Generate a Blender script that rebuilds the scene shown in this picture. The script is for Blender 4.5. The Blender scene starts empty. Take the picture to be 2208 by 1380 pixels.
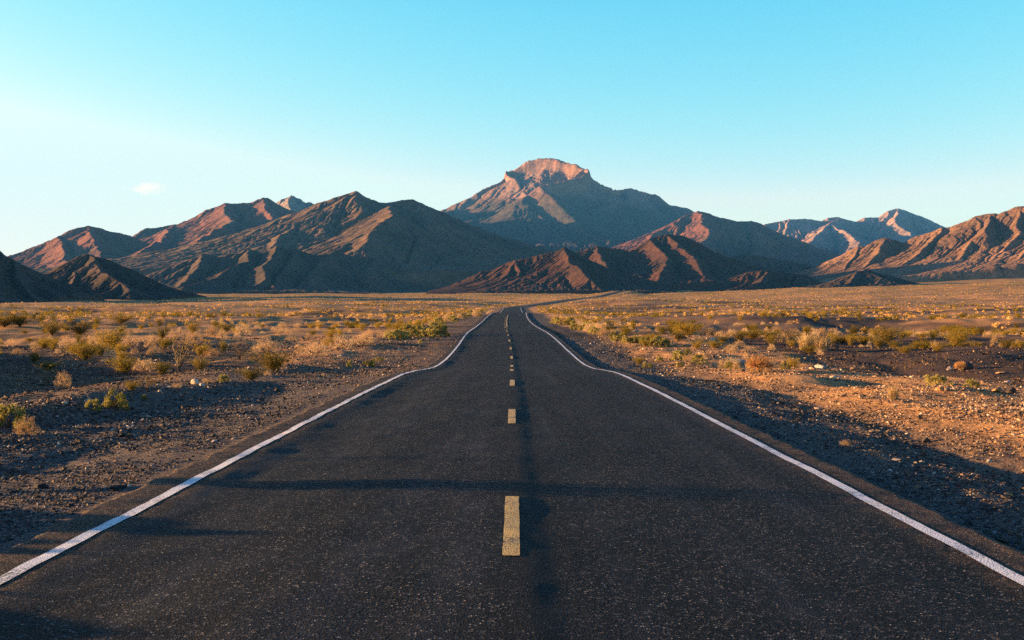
import bpy, math, random, time
import numpy as np
T0 = time.time()
random.seed(7); RNG = np.random.default_rng(7)
SC = bpy.context.scene
COL = SC.collection
R = math.radians

# ------------------------------------------------------------------ camera numbers
F = 2450.0; CX = 1104.0; HY = 685.0; CAMZ = 1.76       # focal length, centre column and eye level in photo pixels
SKYG = ((2.4, .84, 3.2), (.85, 1.68, 3.8), (.3, 2.6, 3.95))   # red, green, blue: power, gain, ceiling
ZENITH = (.01, .08, .40)      # the sky overhead, above the picture, deepens to blue
CLOUD_D = .0011
HAZE_D, HAZE_COL, HAZE_LOW = 3.2e-5, (.08, .40, 1.0), -120.0
SUN_EL, SUN_AZ = 6.0, 10.0                               # degrees; azimuth: how far ahead of straight left

# ------------------------------------------------------------------ small numeric helpers
_P = np.random.default_rng(3).permutation(512).astype(np.int64)
_P = np.concatenate([_P, _P, _P])
_A = np.random.default_rng(5).uniform(0, 2*np.pi, 512)
_GX, _GY = np.cos(_A), np.sin(_A)
def perlin(x, y, seed=0):
    x = np.asarray(x, float) + seed*17.31; y = np.asarray(y, float) + seed*9.73
    xi = np.floor(x).astype(np.int64); yi = np.floor(y).astype(np.int64)
    xf = x-xi; yf = y-yi; xi &= 511; yi &= 511
    u = xf*xf*xf*(xf*(xf*6-15)+10); v = yf*yf*yf*(yf*(yf*6-15)+10)
    def g(ix, iy, dx, dy):
        h = _P[(_P[ix & 511] + iy) & 511] & 511
        return _GX[h]*dx + _GY[h]*dy
    a = g(xi, yi, xf, yf); b = g(xi+1, yi, xf-1, yf)
    c = g(xi, yi+1, xf, yf-1); d = g(xi+1, yi+1, xf-1, yf-1)
    return ((a+(b-a)*u) + ((c+(d-c)*u) - (a+(b-a)*u))*v)*1.5
def fbm(x, y, oct=4, seed=0, gain=.5):
    s = 0; a = 1.0; f = 1.0
    for k in range(oct):
        s = s + a*perlin(np.asarray(x)*f, np.asarray(y)*f, seed+k*3); a *= gain; f *= 2.03
    return s
def ridged(x, y, oct=4, seed=0):
    s = 0; a = 1.0; f = 1.0
    for k in range(oct):
        s = s + a*(1-np.abs(perlin(x*f, y*f, seed+k*3))*1.6); a *= .5; f *= 2.1
    return s - 1.0
def sst(a, b, x):
    t = np.clip((np.asarray(x, float)-a)/(b-a), 0, 1); return t*t*(3-2*t)
def smooth_curve(ds, vs, hi, step, sig):
    t = np.arange(-60, hi, step); v = np.interp(t, ds, vs)
    n = int(3*sig/step); k = np.exp(-.5*(np.arange(-n, n+1)*step/sig)**2); k /= k.sum()
    return t, np.convolve(np.pad(v, n, mode='edge'), k, mode='valid')

# ------------------------------------------------------------------ objects
def mesh_np(name, V, Fc, smooth=False):
    me = bpy.data.meshes.new(name)
    V = np.ascontiguousarray(V, np.float32); Fc = np.ascontiguousarray(Fc, np.int32)
    n, k = Fc.shape
    me.vertices.add(len(V)); me.vertices.foreach_set('co', V.ravel())
    me.loops.add(n*k); me.loops.foreach_set('vertex_index', Fc.ravel())
    me.polygons.add(n); me.polygons.foreach_set('loop_start', np.arange(0, n*k, k, dtype=np.int32))
    me.polygons.foreach_set('loop_total', np.full(n, k, np.int32))
    me.update(calc_edges=True)
    me.polygons.foreach_set('use_smooth', np.full(n, smooth, bool))
    return me
def link(name, me, parent=None, mat=None):
    o = bpy.data.objects.new(name, me); COL.objects.link(o)
    if parent is not None: o.parent = parent
    if mat is not None:
        if len(me.materials) == 0: me.materials.append(mat)
    return o
def tag(o, label=None, cat=None, group=None, kind=None):
    if label: o['label'] = label
    if cat: o['category'] = cat
    if group: o['group'] = group
    if kind: o['kind'] = kind
    return o
def attr(me, name, vals):
    a = me.attributes.new(name, 'FLOAT', 'POINT'); a.data.foreach_set('value', np.ascontiguousarray(vals, np.float32))
def grid_faces(nr, nc, wrap=False):
    i = np.arange(nr-1)[:, None]; j = np.arange(nc if wrap else nc-1)[None, :]
    j2 = (j+1) % nc
    return np.stack([i*nc+j, i*nc+j2, (i+1)*nc+j2, (i+1)*nc+j], -1).reshape(-1, 4)

# ------------------------------------------------------------------ material helpers
class MT:
    def __init__(s, name, rough=.9, spec=.2):
        s.m = bpy.data.materials.new(name); s.m.use_nodes = True; s.t = s.m.node_tree
        s.b = s.t.nodes['Principled BSDF']; s.out = s.t.nodes['Material Output']
        s.b.inputs['Roughness'].default_value = rough
        s.b.inputs['Specular IOR Level'].default_value = spec
        s.geo = None
    def n(s, typ, **kw):
        nd = s.t.nodes.new(typ)
        for k, v in kw.items():
            if k.startswith('i_'): nd.inputs[int(k[2:]) if k[2:].isdigit() else k[2:].replace('_', ' ')].default_value = v
            else: setattr(nd, k, v)
        return nd
    def l(s, a, b): s.t.links.new(a, b); return s
    def pos(s):
        if s.geo is None: s.geo = s.n('ShaderNodeNewGeometry')
        return s.geo.outputs['Position']
    def noise(s, scale, detail=4, rough=.55, vec=None, stretch=None):
        v = vec or s.pos()
        if stretch:
            mp = s.n('ShaderNodeMapping'); mp.inputs['Scale'].default_value = stretch; s.l(v, mp.inputs['Vector']); v = mp.outputs[0]
        nd = s.n('ShaderNodeTexNoise'); nd.inputs['Scale'].default_value = scale; nd.inputs['Detail'].default_value = detail
        nd.inputs['Roughness'].default_value = rough; s.l(v, nd.inputs['Vector']); return nd.outputs[0]
    def voro(s, scale, out='Color', vec=None):
        nd = s.n('ShaderNodeTexVoronoi'); nd.inputs['Scale'].default_value = scale; s.l(vec or s.pos(), nd.inputs['Vector']); return nd.outputs[out]
    def ramp(s, fac, stops, interp='LINEAR'):
        nd = s.n('ShaderNodeValToRGB'); cr = nd.color_ramp; cr.interpolation = interp
        while len(cr.elements) < len(stops): cr.elements.new(.5)
        for e, (p, c) in zip(cr.elements, stops):
            e.position = p; e.color = (c, c, c, 1) if isinstance(c, (int, float)) else (*c, 1)
        s.l(fac, nd.inputs[0]); return nd.outputs[0]
    def mix(s, fac, a, b, mode='MIX'):
        nd = s.n('ShaderNodeMix', data_type='RGBA', blend_type=mode)
        for sock, v in ((nd.inputs[0], fac), (nd.inputs[6], a), (nd.inputs[7], b)):
            if isinstance(v, (int, float)): sock.default_value = v if sock.type == 'VALUE' else (v, v, v, 1)
            elif isinstance(v, tuple): sock.default_value = (*v, 1)
            else: s.l(v, sock)
        return nd.outputs[2]
    def math(s, op, a, b=0.0, clamp=False):
        nd = s.n('ShaderNodeMath', operation=op, use_clamp=clamp)
        for sock, v in ((nd.inputs[0], a), (nd.inputs[1], b)):
            if isinstance(v, (int, float)): sock.default_value = v
            else: s.l(v, sock)
        return nd.outputs[0]
    def attr(s, name):
        return s.n('ShaderNodeAttribute', attribute_name=name).outputs['Fac']
    def bump(s, h, strength=.5, dist=.02):
        nd = s.n('ShaderNodeBump'); nd.inputs['Strength'].default_value = strength; nd.inputs['Distance'].default_value = dist
        s.l(h, nd.inputs['Height'])
        prev = s.b.inputs['Normal']
        if prev.is_linked: s.l(prev.links[0].from_socket, nd.inputs['Normal'])
        s.l(nd.outputs[0], s.b.inputs['Normal'])
    def color(s, c):
        if isinstance(c, tuple): s.b.inputs['Base Color'].default_value = (*c, 1)
        else: s.l(c, s.b.inputs['Base Color'])
        return s.m

# ------------------------------------------------------------------ the road's course
_rd = [-60, 8, 24, 36, 41, 47, 53, 60, 71.5, 87.5, 100, 130, 150, 171, 204, 235, 255, 290, 340, 400, 476, 520, 600, 640, 800, 1000, 1250, 1500, 1800]
_rz = [0, 0, .03, 0, -.10, -.34, -.47, -.44, -.2, .24, .49, .72, .96, 1.27, 2.03, 2.75, 2.95, 3.1, 3.1, 4.1, 5.8, 6.25, 7.9, 8.35, 12.5, 18.1, 24.7, 35.4, 46]
_rx = [0, 0, 0, 0, 0, 0, 0, 0, 0, -.25, -.45, -.65, -.8, -.9, -.9, -.6, -.3, -.2, -.2, -.1, 0, .4, 5, 9, 28, 55, 95, 138, 185]
_tz, _vz = smooth_curve(_rd, _rz, 1800, .5, 2.6)
_tx, _vx = smooth_curve(_rd, _rx, 1800, .5, 12)
def ZR(y): return np.interp(y, _tz, _vz)
def XR(y): return np.interp(y, _tx, _vx)
def road_surf(s, y):
    """height of the asphalt at lateral offset s from the centre line"""
    z = ZR(y) - .012*np.abs(s)
    fade = 1-sst(60, 140, y)
    wob = perlin(y/6.0, y*0+3.3, 4)
    seam = s - .08 - .03*wob
    z = z - .016*sst(0, .27, seam)*fade + .011*sst(.5, 1.7, seam)*fade            # lip between the two paving passes
    le = s + 3.35 + .05*perlin(y/5.0, y*0+8, 6)
    z = z - .046*sst(0, .50, le)*(1-sst(.75, 1.9, le))*(.75+.5*perlin(y/9., y*0+2, 11))   # settled edge beside the left line
    z = z + (.0045+.0075*(1-sst(-.9, .1, s)))*fbm(s/.75, y/1.1, 3, 21)*fade + .008*fbm(s/2.2, y/3.0, 2, 25)*fade
    return z

# ------------------------------------------------------------------ the lie of the land
_pd = [-300, 0, 40, 60, 90, 130, 200, 260, 320, 400, 600, 1000, 1500, 2000, 3000, 6000, 16000]
_pz = [-.3, -.3, -.35, -.6, -.1, .4, 1.5, 2.5, 2.9, 4.2, 8, 17, 32, 46, 71, 145, 380]
_tp, _vp = smooth_curve(_pd, _pz, 16000, 4, 10)
def plain(x, y):
    d = np.sqrt(x*x*.25 + y*y)*np.sign(np.where(y == 0, 1, y)); d = np.where(y < 0, -60, d)
    z = np.interp(d, _tp, _vp)
    z = z - .008*np.clip(-x-50, 0, 800)*sst(200, 600, y) + .031*np.clip(x-180, 0, 2500)*sst(300, 1300, y)
    return z
LP = [(0, -.30), (3.8, -.26), (4.0, -.13), (4.8, -.16), (6, -.24), (7.5, -.18), (9.5, -.02), (11, -.1), (14, -.5), (18, -.75), (23, -.55), (30, -.4)]
RP = [(0, -.30), (3.8, -.30), (4.0, -.16), (4.3, -.21), (4.9, -.17), (6, -.27), (6.6, -.34), (7.0, -.365), (7.5, -.30), (9.2, -.17), (12, -.22), (15, -.30), (19, -.75), (25, -1.0), (34, -.7)]
def ground(x, y, fine=True):
    x = np.asarray(x, float); y = np.asarray(y, float)
    yc = np.clip(y, -55, 1790); zr = ZR(yc); s = x - XR(yc); a = np.abs(s)
    wl = s + .5*perlin(x*0+2, y/7., 31)*sst(4.3, 7, a)
    prof = np.where(s < 0, np.interp(-wl, *zip(*LP)), np.interp(wl, *zip(*RP)))
    deep = 1-.55*sst(45, 60, y)
    prof = np.where(a > 4.3, prof*deep+(1-deep)*-.12, prof)
    w = sst(11, 42, a)
    dist = np.sqrt(x*x+y*y)
    P = plain(x, y) + 2.6*fbm(x/150, y/110, 3, 41)*sst(60, 300, dist) + .9*fbm(x/45, y/35, 2, 47)*sst(35, 110, dist)*(1-.6*sst(600, 1200, dist))
    z = (zr+prof)*(1-w) + P*w
    side = sst(5.2, 13, a)
    z = z + .30*fbm(x/13, y/17, 2, 51)*side*(1-sst(300, 500, dist)) + .16*fbm(x/3.6, y/6.5, 2, 55)*sst(5.0, 9, a)*(1-sst(150, 260, dist))
    z = z + .035*fbm(x/1.1, y/2.2, 2, 61)*sst(4.2, 5.2, a)*(1-sst(80, 160, dist))
    # banks beyond the left of the view: they throw the long evening shadows over the flat
    xb = -(.47*np.clip(y, 0, 90) + 3.6)
    u = x - xb
    bank = sst(0, -3.2, u)*(1-sst(-12, -24, u))
    z = z + bank*(.46+.50*sst(8.0, 10.5, y)-.50*sst(14, 19, y)+.32*sst(26, 33, y)+.45*perlin(y/9., x*0, 71)+.42*perlin(y/2.6, x/9, 72)+.34*perlin(y/.75, x/3, 75)+.2*perlin(y/.3, x/2, 76)+.35*sst(18, 28, y))*sst(-8, 0, y)*(1-sst(60, 88, y))
    if fine:
        z = z + .012*fbm(x/.28, y/.4, 2, 65)*sst(4.2, 4.8, a)*(1-sst(25, 45, dist))
    return z
def pix(px, py, lo=4.0, hi=2500.0):
    """where the sight line through a photo pixel first meets the land"""
    d = np.geomspace(lo, hi, 2600)
    x = (px-CX)/F*d; z = CAMZ + (HY-py)/F*d
    g = ground(x, d, False)
    hit = np.nonzero(z <= g)[0]
    k = hit[0] if len(hit) else len(d)-1
    return float(x[k]), float(d[k])
def topix(x, y, z): return CX + F*x/y, HY - F*(z-CAMZ)/y

# ------------------------------------------------------------------ ground sheet
def build_ground():
    ang = np.concatenate([np.arange(-180, -60, 4), np.arange(-60, -27, .45), np.linspace(-27, 27, 660), np.arange(27.4, 60, .45), np.arange(60, 180, 4)])
    ang = np.radians(ang)
    r = [1.2]
    while r[-1] < 10300:
        d = r[-1]
        r.append(d*(1.06 if d < 4 else 1.0085 if d < 70 else 1.012 if d < 500 else 1.02 if d < 2500 else 1.08))
    r = np.array(r)
    A, D = np.meshgrid(ang, r)
    X = D*np.sin(A); Y = D*np.cos(A)
    Z = ground(X, Y)
    V = np.stack([X, Y, Z], -1).reshape(-1, 3)
    nr, nc = X.shape
    Fc = grid_faces(nr, nc, wrap=True)[:, ::-1]
    # close the small hole under the camera
    c = len(V); V = np.vstack([V, [[0, 0, float(ground(0, 0))]]])
    cap = np.array([[c, (j+1) % nc, j, j] for j in range(nc)])
    me = bpy.data.meshes.new('ground')
    me = mesh_np('ground', V, np.vstack([Fc]), True)
    x, y = V[:, 0], V[:, 1]; yc = np.clip(y, -55, 1790); s = x-XR(yc); a = np.abs(s); dist = np.hypot(x, y)
    n1 = fbm(x/9, y/16, 3, 81); n2 = fbm(x/40, y/25, 3, 85)
    # sand: the pale orange wash of the right verge and patches on the left; dark: varnished desert pavement; gravel: road shoulder
    sand = sst(6.6, 8.5, s)*(1-sst(17, 21, s+1.5*n1)) + sst(35, 60, a)*(1-sst(.0, .5, n2))*.75
    sand = sand + (s < -6)*sst(42, 70, y)*(1-sst(30, 60, a))*.75
    sand = sand + sst(150, 500, dist)*.6
    dark = sst(15.5, 18.5, s+1.5*n1)*(1-sst(34, 44, s))*(1-sst(75, 110, y)) + (s < -11)*sst(12, 15, a+n1)*(1-sst(70, 90, y))*.55 + sst(.12, .5, n2+.4*n1)*sst(40, 60, dist)*(1-.75*sst(400, 800, dist))
    grav = np.where(s < 0, (1-sst(7.5, 12, a+1.2*n1))*(1-.55*sst(26, 50, y)), 1-sst(5.8, 8.2, a+.8*n1))*(a > 3.5)
    fan = sst(900, 1500, dist)
    for nm, v in (('sand', sand), ('dark', dark), ('grav', grav), ('fan', fan)): attr(me, nm, np.clip(v, 0, 1))
    M = MT('desert_ground', .95, .12)
    sp = M.voro(26.0); sp2 = M.voro(70.0); spf = M.voro(.55)
    grain = M.math('ADD', M.math('MULTIPLY', M.n('ShaderNodeSeparateColor').outputs[0], 0), 0)
    def val(c):
        nd = M.n('ShaderNodeSeparateColor'); M.l(c, nd.inputs[0]); return nd.outputs[0]
    pebble = M.ramp(val(sp), [(0, (.06, .038, .027)), (.35, (.12, .074, .048)), (.7, (.20, .128, .082)), (.93, (.32, .22, .145)), (1, (.5, .39, .29))])
    base = M.mix(.45, pebble, M.ramp(M.noise(1.7, 5), [(.3, (.08, .042, .021)), (.7, (.24, .122, .048))]))
    sandc = M.ramp(M.noise(.9, 6, .6), [(.28, (.33, .16, .058)), (.5, (.46, .235, .085)), (.72, (.57, .32, .13))])
    sandc = M.mix(M.ramp(val(sp2), [(.0, .55), (.6, 0)]), sandc, M.mix(.5, sandc, pebble))
    c = M.mix(M.attr('sand'), base, sandc)
    gravc = M.mix(.78, pebble, M.ramp(val(sp2), [(0, (.022, .020, .020)), (.5, (.062, .053, .048)), (.9, (.15, .125, .108)), (1, (.40, .34, .29))]))
    c = M.mix(M.attr('grav'), c, gravc)
    darkc = M.ramp(M.noise(2.3, 5, .65), [(.3, (.042, .026, .020)), (.55, (.075, .046, .034)), (.8, (.13, .082, .06))])
    c = M.mix(M.attr('dark'), c, darkc)
    far = M.ramp(M.noise(.02, 6, .65), [(.3, (.24, .115, .030)), (.5, (.40, .20, .050)), (.7, (.48, .27, .085))])
    far = M.mix(M.ramp(val(spf), [(.0, 0.0), (.55, 0), (.75, .8)]), far, (.16, .12, .03))
    c = M.mix(M.math('MULTIPLY', M.attr('fan'), .85), c, far)
    M.color(c)
    M.bump(M.noise(9, 6, .7), .55, .05)
    M.bump(M.voro(26.0, 'Distance'), .55, .012)
    link('ground', me, mat=M.m)
    o = bpy.data.objects['ground']
    tag(o, 'desert ground of sand, dark gravel and dry wash on both sides of the road', 'ground', kind='structure')
    return o

# ------------------------------------------------------------------ road and markings
def asphalt_mat():
    M = MT('worn_asphalt', .75, .08)
    def val(c):
        nd = M.n('ShaderNodeSeparateColor'); M.l(c, nd.inputs[0]); return nd.outputs[0]
    v1 = val(M.voro(70.0)); v2 = val(M.voro(30.0))
    base = M.ramp(M.noise(40, 5, .8), [(.3, (.004, .004, .0055)), (.5, (.0085, .0085, .010)), (.7, (.017, .0165, .018))])
    # long streaks left by tyres, and blotches of old binder
    st = M.noise(1.0, 4, .6, stretch=(2.0, .04, 1)); bl = M.noise(.8, 6, .7, stretch=(1, .55, 1))
    base = M.mix(1.0, base, M.ramp(st, [(.32, .35), (.5, 1.0), (.68, 2.4)]), 'MULTIPLY')
    base = M.mix(1.0, base, M.ramp(bl, [(.32, .4), (.5, 1.0), (.68, 2.0)]), 'MULTIPLY')
    c = M.mix(M.ramp(v1, [(.60, 0), (.78, .55), (.95, 1)]), base, M.ramp(v1, [(.6, (.012, .011, .011)), (.85, (.032, .028, .026)), (.95, (.09, .074, .06)), (.985, (.22, .175, .13)), (1, (.42, .34, .25))]))
    c = M.mix(M.ramp(v2, [(.93, 0), (.97, .7)]), c, (.10, .082, .066))
    c = M.mix(1.0, c, (.62, .74, .93), 'MULTIPLY')
    c = M.mix(M.math('MULTIPLY', M.attr('oil_shade'), M.ramp(bl, [(.3, 1.0), (.75, .45)])), c, (.012, .012, .013))
    grit = M.ramp(v1, [(0, (.03, .02, .013)), (.6, (.085, .055, .034)), (1, (.28, .19, .12))])
    c = M.mix(M.math('MULTIPLY', M.attr('grit'), M.ramp(M.noise(3.0, 4, .7), [(.35, .0), (.6, .85)])), c, grit)
    # tar seams across and along the lanes
    c = M.mix(M.attr('tar'), c, (.010, .010, .011))
    M.color(c)
    M.bump(M.voro(70.0, 'Distance'), .9, .007)
    M.bump(M.voro(30.0, 'Distance'), .5, .007)
    M.bump(M.noise(28.0, 4, .7), .5, .008)
    return M.m
def build_road():
    ys = [1.5]
    while ys[-1] < 1700:
        d = ys[-1]; ys.append(d + (.10 if d < 16 else .0065*d if d < 300 else .012*d))
    ys = np.array(ys)
    ys = np.concatenate([np.arange(-40, 1.4, 1.0), ys])
    ss = np.concatenate([np.linspace(-3.95, -.6, 74), np.linspace(-.55, .75, 44), np.linspace(.8, 3.95, 70)])
    S, Y = np.meshgrid(ss, ys)
    rag = .07*fbm(ys/.5, ys*0+1, 3, 91) + .05*perlin(ys/3., ys*0, 93)
    rag2 = .06*fbm(ys/.5, ys*0+7, 3, 95)+.05*perlin(ys/3., ys*0, 97)
    S = S + np.where(S < -3.65, (-(S+3.65)/.3)*rag[:, None], 0) + np.where(S > 3.65, ((S-3.65)/.3)*rag2[:, None], 0)
    Z = road_surf(S, Y)
    S = np.hstack([S[:, :1]-.06, S, S[:, -1:]+.06]); Z = np.hstack([Z[:, :1]-.24, Z, Z[:, -1:]-.34]); Y = np.hstack([Y[:, :1], Y, Y[:, -1:]])
    X = S + XR(Y)
    me = mesh_np('road', np.stack([X, Y, Z], -1).reshape(-1, 3), grid_faces(*X.shape), True)
    s = S.ravel(); y = Y.ravel()
    oil_shade = np.exp(-((s-.17-.03*perlin(y/5., y*0, 4))/.20)**2)*(.8+.3*perlin(y/2.4, y*0+5, 12)) + .35*np.exp(-((s+1.75)/.5)**2)*sst(-.1, .5, perlin(y/7, y*0+3, 13)) + .3*np.exp(-((s-1.9)/.45)**2)*sst(-.1, .5, perlin(y/8, y*0+9, 14))  # oil along the lanes; the centre band paints shade beside the paving lip
    grit = np.clip(sst(3.15, 3.4, np.abs(s))*.6 + sst(3.6, 3.9, np.abs(s))*.5, 0, 1)
    tar = np.zeros_like(s)
    for yc, a, b, wd in ((83.5, -3.6, 3.0, .10), (91, -2.6, 2.2, .5), (57.5, -2.6, -.4, .32), (13.9, -3.0, -.1, .045)):
        j = yc + .12*perlin(s/1.2, s*0+yc, 17) + .05*perlin(s/.3, s*0+yc, 18)
        tar = np.maximum(tar, (np.abs(y-j) < wd)*sst(a, a+.8, s)*(1-sst(b-.8, b, s))*.85)
    for k, v in (('oil_shade', oil_shade), ('grit', grit), ('tar', tar)): attr(me, k, np.clip(v, 0, 1))
    road = link('road', me, mat=asphalt_mat())
    tag(road, 'worn dark two-lane asphalt road running straight to the mountains', 'road', kind='structure')
    def paint(name, col, lo, hi):
        M = MT(name, .6, .3)
        w = M.noise(38, 5, .75); w2 = M.noise(2.2, 4, .6)
        mask = M.ramp(M.math('ADD', M.math('MULTIPLY', w, .75), M.math('MULTIPLY', w2, .35)), [(lo, 0), (hi, 1)])
        cc = M.mix(M.ramp(M.noise(6, 4), [(.3, 0), (.8, .55)]), col, tuple(v*.72 for v in col))
        M.color(M.mix(mask, (.045, .042, .042), cc)); M.bump(M.voro(70.0, 'Distance'), .45, .004); return M.m
    white = paint('worn_white_paint', (.80, .79, .77), .43, .54); yellow = paint('worn_yellow_paint', (.68, .44, .11), .44, .56)
    def strip(name, s0, s1, y0, y1, mat, jit=.004):
        n = max(4, int((y1-y0)/(.12 if y1 < 60 else .6)))
        yy = np.linspace(y0, y1, n) if y1 < 60 else np.geomspace(y0, y1, max(n//2, 6))
        t = np.linspace(0, 1, 4)
        S = s0+(s1-s0)*t[None, :] + (jit*perlin(yy/.4, yy*0+s0, 23))[:, None] + .012*perlin(yy/6., yy*0+s0, 24)[:, None]
        Yg = np.repeat(yy[:, None], 4, 1)
        Z = road_surf(S, Yg) + .005 + .00012*Yg
        return link(name, mesh_np(name, np.stack([S+XR(Yg), Yg, Z], -1).reshape(-1, 3), grid_faces(n if y1 < 60 else len(yy), 4), True), road, mat)
    for a, b in ((-3.56, -3.44), (3.44, 3.56)):
        e = strip('edge_line', a, b, 3.0, 1200, white)
    k = 0
    while True:
        y0 = 8.36 + 10.35*k
        if y0 > 205: break
        if y0 < 118: strip('centre_dash', -.065, .065, y0, y0+2.75, yellow)
        else: strip('centre_dash', -.20, -.08, y0, y0+2.75, yellow)
        k += 1
    strip('centre_line', .02, .14, 126, 215, yellow)
    return road

# ------------------------------------------------------------------ mountains
def erode(Z, dx, its, K, m=.45):
    nr, nc = Z.shape; N = nr*nc
    offs = [(-1, 0, 1), (1, 0, 1), (0, -1, 1), (0, 1, 1), (-1, -1, 1.414), (-1, 1, 1.414), (1, -1, 1.414), (1, 1, 1.414)]
    idx = np.arange(N).reshape(nr, nc)
    for it in range(its):
        best = np.zeros((nr, nc)); rec = idx.copy(); ln = np.ones((nr, nc))
        Zp = np.pad(Z, 1, constant_values=1e9); Ip = np.pad(idx, 1, constant_values=-1)
        for dy, dxx, L in offs:
            zn = Zp[1+dy:1+dy+nr, 1+dxx:1+dxx+nc]; sl = (Z-zn)/L
            b = sl > best
            best = np.where(b, sl, best); rec = np.where(b, Ip[1+dy:1+dy+nr, 1+dxx:1+dxx+nc], rec); ln = np.where(b, L, ln)
        z = Z.ravel(); order = np.argsort(-z).tolist(); rl = rec.ravel().tolist()
        A = [1.0]*N
        for i in order:
            r = rl[i]
            if r != i: A[r] += A[i]
        kk = (K*np.power(np.array(A), m)/ln.ravel()).tolist(); zl = z.tolist()
        for i in reversed(order):
            r = rl[i]
            if r != i:
                k = kk[i]; zl[i] = (zl[i]+k*zl[r])/(1+k)
        Z = np.array(zl).reshape(nr, nc)
    return Z
def rock_mat(name, cols, red=None, redamt=0.0, scale=1.0, crag=.5, low=None):
    M = MT(name, .95, .1)
    n = M.noise(.006*scale, 8, .62); c = M.ramp(n, [(.28, cols[0]), (.5, cols[1]), (.72, cols[2])])
    st = M.noise(.004*scale, 6, .6, stretch=(1, 1, 5))
    c = M.mix(M.ramp(st, [(.42, 0), (.62, .55)]), c, cols[2])
    if red:
        c = M.mix(M.ramp(M.noise(.0028*scale, 5, .55), [(.5-.25*redamt, 0), (.62-.2*redamt, .9)]), c, red)
    if low:      # pale rock cap; the rock below is coloured darker to deepen its shade
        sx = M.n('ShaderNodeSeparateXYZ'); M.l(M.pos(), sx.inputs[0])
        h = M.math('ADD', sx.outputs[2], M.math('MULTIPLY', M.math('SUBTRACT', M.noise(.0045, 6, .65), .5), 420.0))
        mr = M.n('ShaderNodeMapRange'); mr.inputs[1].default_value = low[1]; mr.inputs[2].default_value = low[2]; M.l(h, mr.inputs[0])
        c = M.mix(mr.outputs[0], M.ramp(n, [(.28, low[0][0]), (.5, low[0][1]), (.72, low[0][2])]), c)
    c = M.mix(1.0, c, M.ramp(M.noise(.05*scale, 8, .8), [(.27, .42), (.5, 1.0), (.73, 1.75)]), 'MULTIPLY')
    M.color(c)
    M.bump(M.noise(.05*scale, 9, .75), crag, 6/scale)
    return M.m
def mountain(name, label, cat, D, main, spurs, slope, mat, seed, auto=10, cell=None, its=12, K=.11, warp=1.0, crag=0.0, front=None, back=.55, autolen=1.0, basepy=634, yaw=0.0, cliff=None, rnd=3.0, capcrag=0.0):
    rng = np.random.default_rng(seed)
    xc = np.mean([(p[0]-CX)/F*D for p in main]); ty = math.tan(R(yaw))
    def P3(p):
        dd = D+(p[2] if len(p) > 2 else 0); x = (p[0]-CX)/F*dd
        for _ in range(6): x = (p[0]-CX)/F*(dd+ty*(x-xc))
        dd += ty*(x-xc)
        return np.array([x, dd, CAMZ+(HY-p[1])/F*dd])
    lines = [np.array([P3(p) for p in main])] + [np.array([P3(p) for p in s]) for s in spurs]
    base = CAMZ + (HY-basepy-7)/F*D
    px = D/F
    # secondary spurs off the crest, running down towards the plain on either side
    L = lines[0]; seg = np.hypot(np.diff(L[:, 0]), np.diff(L[:, 1])); cum = np.concatenate([[0], np.cumsum(seg)])
    for k in range(auto):
        t = (k+.5+rng.uniform(-.35, .35))/auto*cum[-1]
        p = np.array([np.interp(t, cum, L[:, i]) for i in range(3)])
        h = p[2]-base
        if h < 12*px: continue
        ln = h/slope*rng.uniform(.75, 1.25)*autolen; a = R(rng.uniform(-48, 48)+yaw*.6); pts = [p]; q = p.copy(); n = 6
        p[2] -= 2*px; q[2] -= 2*px
        for j in range(n):
            a += R(rng.uniform(-22, 22)); st = ln/n
            f = (j+1)/n
            q = q + np.array([math.sin(a)*st, -math.cos(a)*st, 0]); q[2] = base + h*(1-f)**rng.uniform(.85, 1.25)*.97
            pts.append(q.copy())
            if j in (1, 3) and rng.random() < .8:
                b = a + R(rng.choice([-1, 1])*rng.uniform(35, 65)); hh = q[2]-base; l2 = hh/slope*.9; sub = [q.copy()]; w = q.copy()
                for i in range(3):
                    w = w + np.array([math.sin(b)*l2/3, -math.cos(b)*l2/3, 0]); w[2] = base+hh*(1-(i+1)/3)*.95; sub.append(w.copy())
                lines.append(np.array(sub))
        lines.append(np.array(pts))
    allp = np.vstack(lines); H = allp[:, 2].max()-base
    x0 = allp[:, 0].min()-.25*H/slope; x1 = allp[:, 0].max()+.25*H/slope
    fr = front if front else H/slope*1.15
    y0 = allp[:, 1].min()-.15*fr if allp[:, 1].min() < D-.7*fr else D-fr; y1 = allp[:, 1].max()+back*H/slope
    dx = cell or px*1.6
    while (x1-x0)*(y1-y0)/dx**2 > 230000: dx *= 1.05
    gx = np.arange(x0, x1, dx); gy = np.arange(y0, y1, dx); X, Y = np.meshgrid(gx, gy)
    wx = X + warp*6*px*fbm(X/(80*px), Y/(80*px), 3, seed, .42) ; wy = Y + warp*9*px*fbm(X/(80*px), Y/(80*px), 3, seed+50, .42)
    Z = np.full(X.shape, base-30*px)
    for ln in lines:
        for a, b in zip(ln[:-1], ln[1:]):
            ab = b[:2]-a[:2]; t = np.clip(((wx-a[0])*ab[0]+(wy-a[1])*ab[1])/(ab@ab+1e-9), 0, 1)
            d = np.hypot(wx-a[0]-t*ab[0], wy-a[1]-t*ab[1]); d = np.sqrt(d*d+(rnd*px)**2)-rnd*px; zr = a[2]+t*(b[2]-a[2]); h = np.maximum(zr-base, 1)
            hh = h+.25*H*0+18*px
            drop = hh*(1-np.exp(-slope*d/hh))
            if cliff and a[2] > cliff[0] and b[2] > cliff[0]: drop = drop + cliff[1]*px*(1-np.exp(-(d/(cliff[2]*px))**2))
            Z = np.maximum(Z, zr - drop)
    hgt = np.clip((Z-base)/max(H, 1), 0, 1)
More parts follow.
